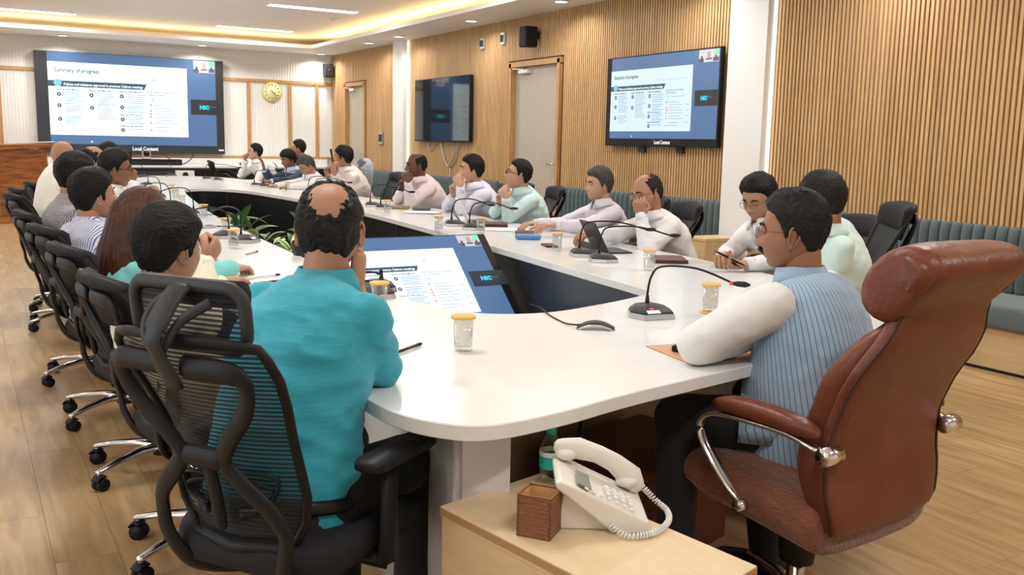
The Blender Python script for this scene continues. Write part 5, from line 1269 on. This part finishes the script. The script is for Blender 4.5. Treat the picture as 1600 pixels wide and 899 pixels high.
    me = bpy.data.meshes.new('person'); bm.to_mesh(me); bm.free()
    me.materials.clear()
    for m_ in (SK[sk], LIP['dark' if sk in ('dark', 'brown') else 'mid' if sk == 'mid' else 'light'], M['eye'], M['iris']): me.materials.append(m_)
    bpy.data.meshes.remove(hme); bpy.data.meshes.remove(bme)
    o = bpy.data.objects.new('person', me); col.objects.link(o); o.matrix_world = Mw; tag(o, lab, 'person', grp)
    # shirt
    sg = G(); SH_ = torso(-.004 if vest else .012, bot=.0)
    if vest: SH_ = SH_[:4]+[[V((p.x*q_, p.y, p.z)) for p in SH_[k]] for k, q_ in ((4, .95), (5, .90), (6, .82), (7, .80), (8, .84))]+SH_[9:]
    sg.loft(SH_); sg.tube([NB+V((0, -.004, -.05)), NB+V((0, .002, -.012)), NB+V((0, .004, .008))], [.080*s, .074*s, .068*s], 18)
    for S, E, Wt, side in ARM:
        sg.ell(S+V((side*(.012 if vest else -.012), 0, -.004)), (.062*s, .061*s, .056*s)); 
        if sleeve == 'long': capsule(sg, S, E, .058*s*armr, .050*s*armr); sg.tube([E, E.lerp(Wt, .5), E.lerp(Wt, .9)], [.050*s*armr, .044*s*armr, .037*s], 12, 0, True, None, True)
        elif sleeve == 'rolled': capsule(sg, S, E, .064*s, .057*s); sg.tube([E, E.lerp(Wt, .22), E.lerp(Wt, .34)], [.056*s, .054*s, .056*s], 12, 0, True, None, True)
        else: capsule(sg, S, S.lerp(E, .72), .064*s, .058*s)
    sh = obj(shirtname, remesh(sg, (.018, .014, .010)[near], (3, 4, 5)[near], shirt, shirtname, .003 if vest else (.004, .0065, .007)[near], 10, seed), shirt, o)
    if sleeve == 'long':
        for S, E, Wt, side in ARM:
            f = (Wt-E).normalized(); a = E.lerp(Wt, .86); obj('cuff', G().tube([a, a+f*.045*s], [.0365*s, .035*s], 14), shirt, sh)
    body_up = (Hc-NB).normalized()
    def collar_g(r0, h, gap, lo=.0, fold=True):
        g = G(); rr = []; n = 22
        for k in range(n+1):
            a = R(90+gap)+(R(360-2*gap))*k/n; c, s2 = math.cos(a), math.sin(a); fr = max(0, s2); X = V((1, 0, 0)); dirv = hz @ V((c, s2*.95, 0)); base_ = NB+V((0, .006, .0))
            dz = -.020*fr
            p0 = base_+dirv*(r0+.010)+V((0, 0, -.012+dz)); p1 = base_+dirv*(r0-.012)+body_up*(h+dz*.6); p2 = base_+dirv*(r0-.006)+body_up*(h+.002+dz*.6); p3 = base_+dirv*(r0+.014+.010*fr)+V((0, 0, .004+dz*1.6-(.018*fr**3)))
            rr.append([p*1 for p in ((p0, p1, p2, p3) if fold else (p0, p1, p2, base_+dirv*(r0+.013)+V((0, 0, -.012+dz))))])
        return g.loft(rr, True, 0, True)
    if collar: obj('collar', collar_g(.076*s, .044*s, 18), shirt, sh)
    if jacket:
        jg = G(); rr = torso(.026)
        jg.loft(rr[:-2])
        for S, E, Wt, side in ARM: jg.ell(S, (.068*s, .068*s, .062*s)); capsule(jg, S, E, .065*s, .058*s); jg.tube([E, E.lerp(Wt, .5), E.lerp(Wt, .84)], [.060*s, .056*s, .050*s], 12, 0, True, None, True)
        jk = obj('suit_jacket', remesh(jg, .016, 4, jacket, 'suit_jacket', .004, 8, seed), jacket, o)
        # shirt front showing between the lapels
        c0, c1 = spn(.93), spn(.35)
        f0 = G(); f0.add([c0+V((-.045, .090, .02)), c0+V((.045, .090, .02)), c1+V((0, .182, 0)), c0+V((0, .125, -.04))], [(0, 3, 2), (3, 1, 2), (0, 1, 3)], 0, False); obj('shirt_front', f0, shirt, jk)
        for sx in (-1, 1): obj('lapel', G().add([c0+V((sx*.05, .088, .03)), c0+V((sx*.095, .100, -.04)), c0+V((sx*.08, .140, -.09)), c1+V((0, .190, 0)), c0+V((sx*.035, .125, -.02))], [(0, 1, 2, 3, 4)], 0, False), jacket, jk)
    if vest:
        vg = G(); rr = torso(.026, bot=.0); rr = rr[:4]+[[V((p.x*q_, p.y, p.z)) for p in rr[k]] for k, q_ in ((4, .97), (5, .92), (6, .84), (7, .80), (8, .84))]+rr[9:]; vg.loft(rr)
        low = G(); hem = [[p+V((0, 0, dz))+(p-spn(.05))*k for p in torso(.03)[0]] for dz, k in ((.06, .05), (.0, .08), (-.06, .10))]; vg.loft(hem)
        vt = obj('sleeveless_vest', remesh(vg, .010, 5, vest, 'sleeveless_vest', .002, 9, seed+2), vest, o)
        obj('standing_collar', collar_g(.080*s, .042*s, 16, fold=False), vest, vt)
        if knees:
            for sx in (-1, 1):
                hp = V((sx*.10, .03, seat+.075)); kn = Lc(knees[0 if sx < 0 else 1]); q = G()
                a_, b_ = hp.lerp(kn, .05), hp.lerp(kn, .42); rr2 = []
                for u in (0, .35, .7, 1):
                    c = a_.lerp(b_, u); dn = (kn-hp).normalized(); W2 = V((dn.y, -dn.x, 0)).normalized(); ring = []
                    for j in range(9): t_ = R(-25+28*j); ring.append(c+W2*math.cos(t_)*(.105-.0*u)+V((0, 0, 1))*math.sin(t_)*(.098-.012*u))
                    for j in range(8, -1, -1): t_ = R(-25+28*j); ring.append(c+W2*math.cos(t_)*(.100-.0*u)+V((0, 0, 1))*math.sin(t_)*(.093-.012*u))
                    rr2.append(ring)
                obj('vest_flap', q.loft(rr2), vest, vt)
    # trousers, shoes
    tg = G(); kk = knees or None; tg.ell((0, -.01, seat+.045), (.185*s*build, .155*s*build, .115*s)); an = []
    for i, sx in enumerate((-1, 1)):
        kn = Lc(kk[i]) if kk else V((sx*.12, .40*s, seat+.07)); ft = Lc(feet[i]) if feet else V((sx*.12, .38*s, .09)); an.append(ft)
        capsule(tg, (sx*.095, .03, seat+.065), kn, .092*s, .068*s, 14); tg.tube([kn, kn.lerp(ft, .5), ft], [.066*s, .058*s, .052*s], 14, 0, True, None, True)
    obj('trousers', remesh(tg, (.022, .018, .012)[near], 3, M[trouser] if isinstance(trouser, str) else trouser, 'trousers', .003, 9, seed+5), M[trouser] if isinstance(trouser, str) else trouser, o)
    for ft in an:
        fz = V((ft.x, ft.y, 0)); g = G(); g.tube([fz+V((0, -.06, .045)), fz+V((0, 0, .05)), fz+V((0, .08, .042)), fz+V((0, .15, .032)), fz+V((0, .18, .026))], [.036, .042, .043, .040, .026], 12, 0, True, (1, .75), True); g.bb(fz+V((-.038, -.09, 0)), fz+V((.038, .19, .016)), 0, .007)
        obj('shoe', g, M['shoe'], o)
    if belt: obj('belt', G().tube([p for p in [q+V((0, 0, .018))+(q-spn(.10))*.02 for q in torso(.014)[1]]], .013, 6, closed=True, flat=(.35, 1.3)), M['belt'], o)
    # hair, brows, moustache, spectacles
    if hair:
        hgm = hair_g(hair[0], hair[1], 6 if near == 2 else 5, patch, seed, .005 if near else .004, htop).xf(HM)
        h_ = obj('hair', hgm, M[hm], o)
    g = G()
    for sx in (-1, 1): g.tube([HM @ V((sx*x, y, z)) for x, y, z in ((.014, .0925, .0205), (.026, .0925, .0265), (.038, .086, .0255), (.048, .076, .020))], [.0026*s, .0036*s, .0032*s, .0016*s], 6, flat=(.9, 1.0))
    obj('eyebrow', g, M[brow], o)
    if mous:
        g = G()
        for sx in (-1, 1): g.tube([HM @ V((sx*x, y, z)) for x, y, z in ((.001, .0985, -.0495), (.012, .0965, -.0505), (.022, .090, -.055), (.028, .083, -.062))], [.0050*s, .0062*s, .005*s, .002*s], 8)
        obj('moustache', g, M[mous], o)
    if glasses:
        fr = mat('frame_'+glasses, {'black': (.012, .012, .014), 'thin': (.10, .085, .07), 'dark': (.02, .02, .022)}[glasses], .3) if 'frame_'+glasses not in bpy.data.materials else bpy.data.materials['frame_'+glasses]
        g = G(); lens = G(); r_ = {'black': .0022, 'thin': .0011, 'dark': .0016}[glasses]
        for sx in (-1, 1):
            ring = [(sx*.032+.0235*math.copysign(abs(math.cos(a))**.8, math.cos(a)), .1015-.10*abs(sx*.032+.0235*math.cos(a))**1.6*2.2, -.001+.0165*math.copysign(abs(math.sin(a))**.8, math.sin(a))) for a in [2*PI*k/18 for k in range(18)]]
            g.tube([HM @ V(p) for p in ring], r_*s, 6, closed=True); lens.add([HM @ V(p) for p in ring], [tuple(range(18))], 0, False)
            g.tube([HM @ V(p) for p in ((sx*.0555, .094, .005), (sx*.068, .082, .006), (sx*.0765, .04, .004), (sx*.0800, -.005, .001), (sx*.078, -.020, -.012))], r_*s*1.1, 6)
        g.tube([HM @ V(p) for p in ((-.009, .1015, .003), (0, .1045, .005), (.009, .1015, .003))], r_*s, 6)
        sp = obj('spectacles', g, fr, o); obj('spectacle_lens', lens, M['lens'], sp)
    if long_hair:
        g = G(); rr = []
        for z, cy, a, b in ((.095, -.012, .055, .060), (.06, -.020, .088, .090), (.02, -.034, .100, .094), (-.04, -.052, .112, .092), (-.10, -.072, .124, .088), (-.16, -.090, .134, .082), (-.22, -.105, .136, .074), (-.28, -.115, .126, .064), (-.34, -.118, .100, .050), (-.39, -.112, .058, .028), (-.42, -.112, .02, .012)):
            ring = []
            for k in range(40):
                t_ = 2*PI*k/40; q = 1+.07*noise.noise(V((math.cos(t_)*6, math.sin(t_)*6, z*4)))+(.03*math.sin(k*2.7)); ring.append(V((a*q*math.cos(t_), cy+b*q*math.sin(t_), z+.012*noise.noise(V((k*.7, z*9, 1))))))
            rr.append(ring)
        hz3 = Matrix.Translation(Hc) @ Matrix.Rotation(-R(haz-az), 4, 'Z') @ Matrix.Rotation(-R(pitch*.3), 4, 'X')
        lh = obj('long_hair', G().loft([[hz3 @ p for p in r2] for r2 in rr]), M['hairbrown'], o)
        g = G(); q = random.Random(5)
        for k in range(70):
            t0 = q.uniform(PI*.9, PI*2.1); pts = []
            for z, cy, a, b in ((.05, -.022, .092, .090), (-.04, -.045, .106, .082), (-.12, -.067, .115, .072), (-.20, -.090, .121, .064), (-.28, -.105, .110, .054), (-.36, -.111, .080, .038), (-.41, -.112, .045, .022)):
                t1 = t0+.18*noise.noise(V((k*1.3, z*5, 0))); pts.append(hz3 @ V((a*1.02*math.cos(t1), cy+b*1.04*math.sin(t1), z)))
            g.tube(arc(pts, 3), .0035, 5)
        obj('hair_strand', g, M['hairbrown'], lh, kind='stuff')
    return o
C_ = {}
C_['white'] = cloth('white_shirt', (.78, .78, .78)); C_['white2'] = cloth('plain_white_kurta', (.80, .80, .79)); C_['lilac'] = cloth('pale_lilac_shirt', (.70, .66, .74)); C_['whitelilac'] = cloth('white_lilac_shirt', (.70, .68, .78))
C_['pink'] = cloth('pale_pink_shirt', (.82, .68, .69)); C_['pink2'] = cloth('soft_pink_shirt', (.82, .70, .68)); C_['mint'] = cloth('mint_shirt', (.57, .74, .75)); C_['palemint'] = cloth('pale_mint_shirt', (.60, .74, .71)); C_['aqua'] = cloth('aqua_top', (.20, .62, .60))
C_['cream'] = cloth('cream_shirt', (.72, .67, .52)); C_['cream2'] = cloth('off_white_shirt', (.72, .71, .62)); C_['navy'] = cloth('navy_suit', (.018, .030, .075), .8, 10); C_['skyshirt'] = cloth('sky_shirt', (.48, .60, .80))
C_['teal'] = mat('teal_shirt', (.028, .34, .44), .8, noise_=.14, nscale=140, bump=1.0, bscale=12, sheen=.15, stretch=(.3, .3, 1.6)); C_['whiteteal'] = cloth('white_sleeve', (.80, .80, .79), .8, 9)
C_['bluestripe'] = stripes('blue_striped_shirt', (.78, .80, .86), (.10, .13, .42), 105, 0, .36); C_['check'] = stripes('fine_check_shirt', (.68, .68, .70), (.11, .11, .15), 110, 0, .42, freq2=110)
C_['vest'] = stripes('striped_vest_cloth', (.42, .58, .72), (.52, .66, .78), 110, 0, .5, c3=(.16, .24, .38)) if False else stripes('striped_vest_cloth', (.34, .47, .60), (.10, .16, .28), 13, 3, .16, c3=None)
C_['bluejeans'] = cloth('blue_cloth', (.03, .07, .30))
# --- near figures
person('balding man in a teal shirt seen from behind, seated in the nearest mesh chair', (.60, 2.07), 58, (0.800,2.282,1.126), 27, 4, 0, L=(1.05, 2.75, .79), Rr=(0.863,2.265,0.972), Re=(.875, 2.14, .79), shirt=C_['teal'], sk='tan', hair=('nape', .013), hm='hairsalt', near=2,
       size=1.0, build=.96, belly=.0, sleeve='rolled', hrd=(-.05, .25, 1), hrn=(1, .3, 0), patch=[((.004, -.052, .105), .036), ((0, -.078, .078), .026)], seed=3, twist=6, belt=True, seat=.46)
person('man with moustache and blue striped sleeveless vest in the brown leather chair', (2.08, 1.83), -20, (2.089,1.947,1.115), -36, 3, 0, L=(2.02, 1.985, .805), Rr=(2.14, 2.02, .805), Le=(1.745, 1.95, .81), Re=(2.36, 2.06, .80), shirt=C_['whiteteal'], sk='mid', hair=('full', .016), hm='hairsalt', near=2,
       size=1.0, build=1.02, belly=.02, vest=C_['vest'], mous='hairsalt', glasses='thin', knees=((1.76, 2.04, .575), (2.14, 2.12, .575)), feet=((1.74, 1.98, .09), (2.14, 2.02, .09)), collar=False, seed=5, shl=((-.015, .03, .0), (0, .02, 0)), armr=1.18, seat=.50, hl='flat', hr='flat')
person('boyish man with thick black hair in a cream shirt, beside the teal shirt', (.66, 3.08), 72, (0.533,2.982,1.013), 62, 2, 0, L=(1.02, 3.75, .80), Rr=(0.699,3.268,0.926), shirt=C_['cream'], sk='tan', hair=('thick', .028), hm='hair', near=1, size=1.02, build=.86, lean_back=-.05, hr='fist', seed=7, hrd=(-.2, .6, .5))
person('woman with long brown hair in an aqua top', (.64, 3.92), 78, (0.612,3.945,1.024), 66, 5, 0, L=(1.05, 4.6, .79), Rr=(1.0, 4.1, .79), shirt=C_['aqua'], sk='light', hair=('thick', .018), hm='hairbrown', near=1, size=.98, build=.92, long_hair=True, brow='hairbrown', trouser=C_['bluejeans'], seed=9, collar=False)
person('man in a blue-striped shirt looking up to the right, on the left side', (.60, 4.82), 74, (0.553,4.960,1.059), 76, -8, 0, L=(.95, 5.25, .79), Rr=(1.0, 4.9, .79), shirt=C_['bluestripe'], sk='tan', hair=('thick', .022), hm='hair', near=1, size=1.04, build=1.0, seed=11)
person('man with glasses in a finely checked shirt, behind the blue-striped shirt', (.58, 5.68), 80, (0.552,5.733,1.120), 80, 2, 0, L=(1.0, 6.1, .79), Rr=(1.0, 5.8, .79), shirt=C_['check'], sk='tan', hair=('thick', .024), hm='hair', near=1, size=1.02, glasses='thin', build=1.0, seed=13)
person('man in black spectacles with his hand at his chin on the left side', (.66, 6.55), 88, (0.873,6.603,1.135), 98, 4, 0, L=(1.15, 6.95, .80), Rr=(0.992,6.750,1.033), shirt=C_['white'], sk='brown', hair=('full', .020), hm='hair', size=1.03, glasses='black', hr='fist', seed=15, hrd=(-.3, .2, .9))
person('balding man in pale mint on the left, only his forehead showing', (.66, 7.35), 86, (0.870,7.720,1.146), 92, 0, 0, shirt=C_['palemint'], sk='tan', hair=('recede', .010), hm='hair', size=1.02, patch=[((0, .03, .12), .06)], seed=17)
person('bald man with glasses in an off-white shirt before the lectern', (.62, 8.25), 95, (0.751,8.734,1.175), 112, 4, 0, shirt=C_['cream2'], sk='tan', hair=None, size=1.0, glasses='thin', seed=19)
person('dark-haired man in dark clothes leaning in front of the wide screen', (1.28, 10.35), 100, (1.314,10.451,1.146), 118, 24, 0, shirt=mat('dark_shirt', (.02, .02, .03), .8), sk='mid', hair=('full', .022), hm='hair', size=1.05, seed=21)
# --- right side, from near to far
person('man in white shirt and spectacles looking down at his phone near the pillar', (4.02, 3.72), -82, (3.627,3.633,1.098), -98, 24, 0, L=(3.344,3.404,0.786), Rr=(3.375,3.613,0.806), shirt=C_['white'], sk='tan', hair=('full', .024), hm='hair', near=1, size=1.0, glasses='thin', hl='hold', hr='hold', seed=23, hln=(.3, .2, -1), hrn=(.2, .3, .9))
person('man with greying hair in pale mint shirt, seen from behind beside the striped vest', (3.66, 3.12), -50, (3.358,2.975,1.126), -30, 8, 0, L=(3.50, 3.12, .79), Rr=(3.60, 3.45, .79), shirt=C_['palemint'], sk='mid', hair=('thick', .020), hm='hairsalt', near=1, size=1.04, seed=25, build=1.05)
person('balding man in white with spectacles leaning his cheek on his fist', (3.90, 4.62), -80, (3.624,4.568,1.066), -86, 12, 8, L=(3.501,4.465,0.940), Le=(3.472,4.365,0.744), Rr=(3.134,4.575,0.810), shirt=C_['white'], sk='tan', hair=('recede', .014), hm='hairsalt', near=1, size=1.0, glasses='thin', mous='hairsalt', hl='fist', hld=(-.1, .25, .95), hln=(-.8, .5, 0), patch=[((0, .04, .115), .055)], seed=27)
person('grey-haired man in a pale lilac shirt looking left, hands resting on the table', (3.98, 5.48), -78, (3.839,5.382,1.081), -80, 0, 0, L=(3.371,5.201,0.827), Rr=(3.447,5.563,0.804), shirt=C_['lilac'], sk='light', hair=('full', .024), hm='hairgrey', near=1, size=.96, hl='relax', hr='relax', seed=29, brow='hairsalt')
person('man in mint shirt with black glasses and clasped hands', (4.02, 6.58), -76, (3.773,6.365,1.114), -66, -12, 0, clasp=(3.522,6.201,1.010), shirt=C_['mint'], sk='light', hair=('full', .014), hm='hair', near=1, size=1.0, glasses='black', hl='clasp', hr='clasp', seed=31, build=1.05)
person('man with black moustache in white, hands clasped before his mouth', (4.08, 7.45), -80, (3.761,7.135,1.122), -70, -4, 0, clasp=(3.527,6.971,1.069), shirt=C_['whitelilac'], sk='light', hair=('full', .022), hm='hair', near=1, size=1.03, mous='hair', hl='clasp', hr='clasp', seed=33, build=1.08)
person('dark-skinned balding man in pink shirt with clasped hands at his chin', (4.06, 8.45), -82, (3.716,8.160,1.129), -78, 2, 0, clasp=(3.506,7.977,1.057), shirt=C_['pink'], sk='dark', hair=('recede', .010), hm='hair', near=1, size=1.03, hl='clasp', hr='clasp', patch=[((0, .03, .12), .068)], seed=35, build=1.08, brow='hair')
person('man in soft pink shirt holding a phone up before his face', (3.98, 10.25), -80, (3.641,9.911,1.166), -55, 0, 0, L=(3.466,9.752,1.017), Rr=(3.496,9.917,1.053), shirt=C_['pink2'], sk='tan', hair=('thick', .020), hm='hair', near=1, size=1.03, hl='hold', hr='hold', seed=37, build=1.05, Le=(3.62, 9.98, .80), Re=(3.60, 10.45, .80), hld=(-.2, .2, .9), hrd=(.2, .2, .9))
person('grey-haired man in white looking down, spectacles on his nose', (4.00, 11.7), -86, (3.674,11.275,1.034), -90, 32, 0, L=(3.425,11.201,0.782), Rr=(3.394,11.628,0.777), shirt=C_['white'], sk='tan', hair=('full', .018), hm='hairgrey', size=1.03, glasses='dark', seed=39)
person('young man in a navy suit raising one hand', (4.12, 12.75), -92, (3.785,12.391,1.085), -100, 16, 0, L=(3.456,12.066,0.805), Rr=(3.498,12.533,0.936), shirt=C_['skyshirt'], sk='brown', hair=('thick', .026), hm='hair', size=1.03, jacket=C_['navy'], seed=41, hrd=(0, .2, .95), hrn=(0, -1, 0), hr='flat')
person('man in spectacles seated behind the navy suit by the far wall', (4.75, 14.3), -80, (4.380,13.825,1.217), -62, 0, 0, shirt=C_['navy'], sk='tan', hair=('full', .020), hm='hair', size=1.03, glasses='thin', seed=43, L=(4.5, 14.4, .62), Rr=(4.5, 14.7, .62))
person('man in white with hand on his chin at the far right of the table', (4.10, 14.25), -92, (3.791,14.041,1.148), -76, -8, 0, L=(3.494,13.904,0.713), Rr=(3.674,14.144,1.013), shirt=C_['white2'], sk='light', hair=('full', .018), hm='hair', size=1.03, glasses='thin', mous='hair', hr='fist', hrd=(0, .3, .8), seed=45, build=1.05)
# held things
def held(p, az, tilt, lab):
    t = phone(p[0], p[1], p[2], az, lab, tilt); return t
held((3.238,3.424,0.814), -60, 25, 'dark phone held by the man in white near the pillar')
held((3.475,9.834,1.179), -60, 80, 'phone held upright before the face of the man in soft pink')
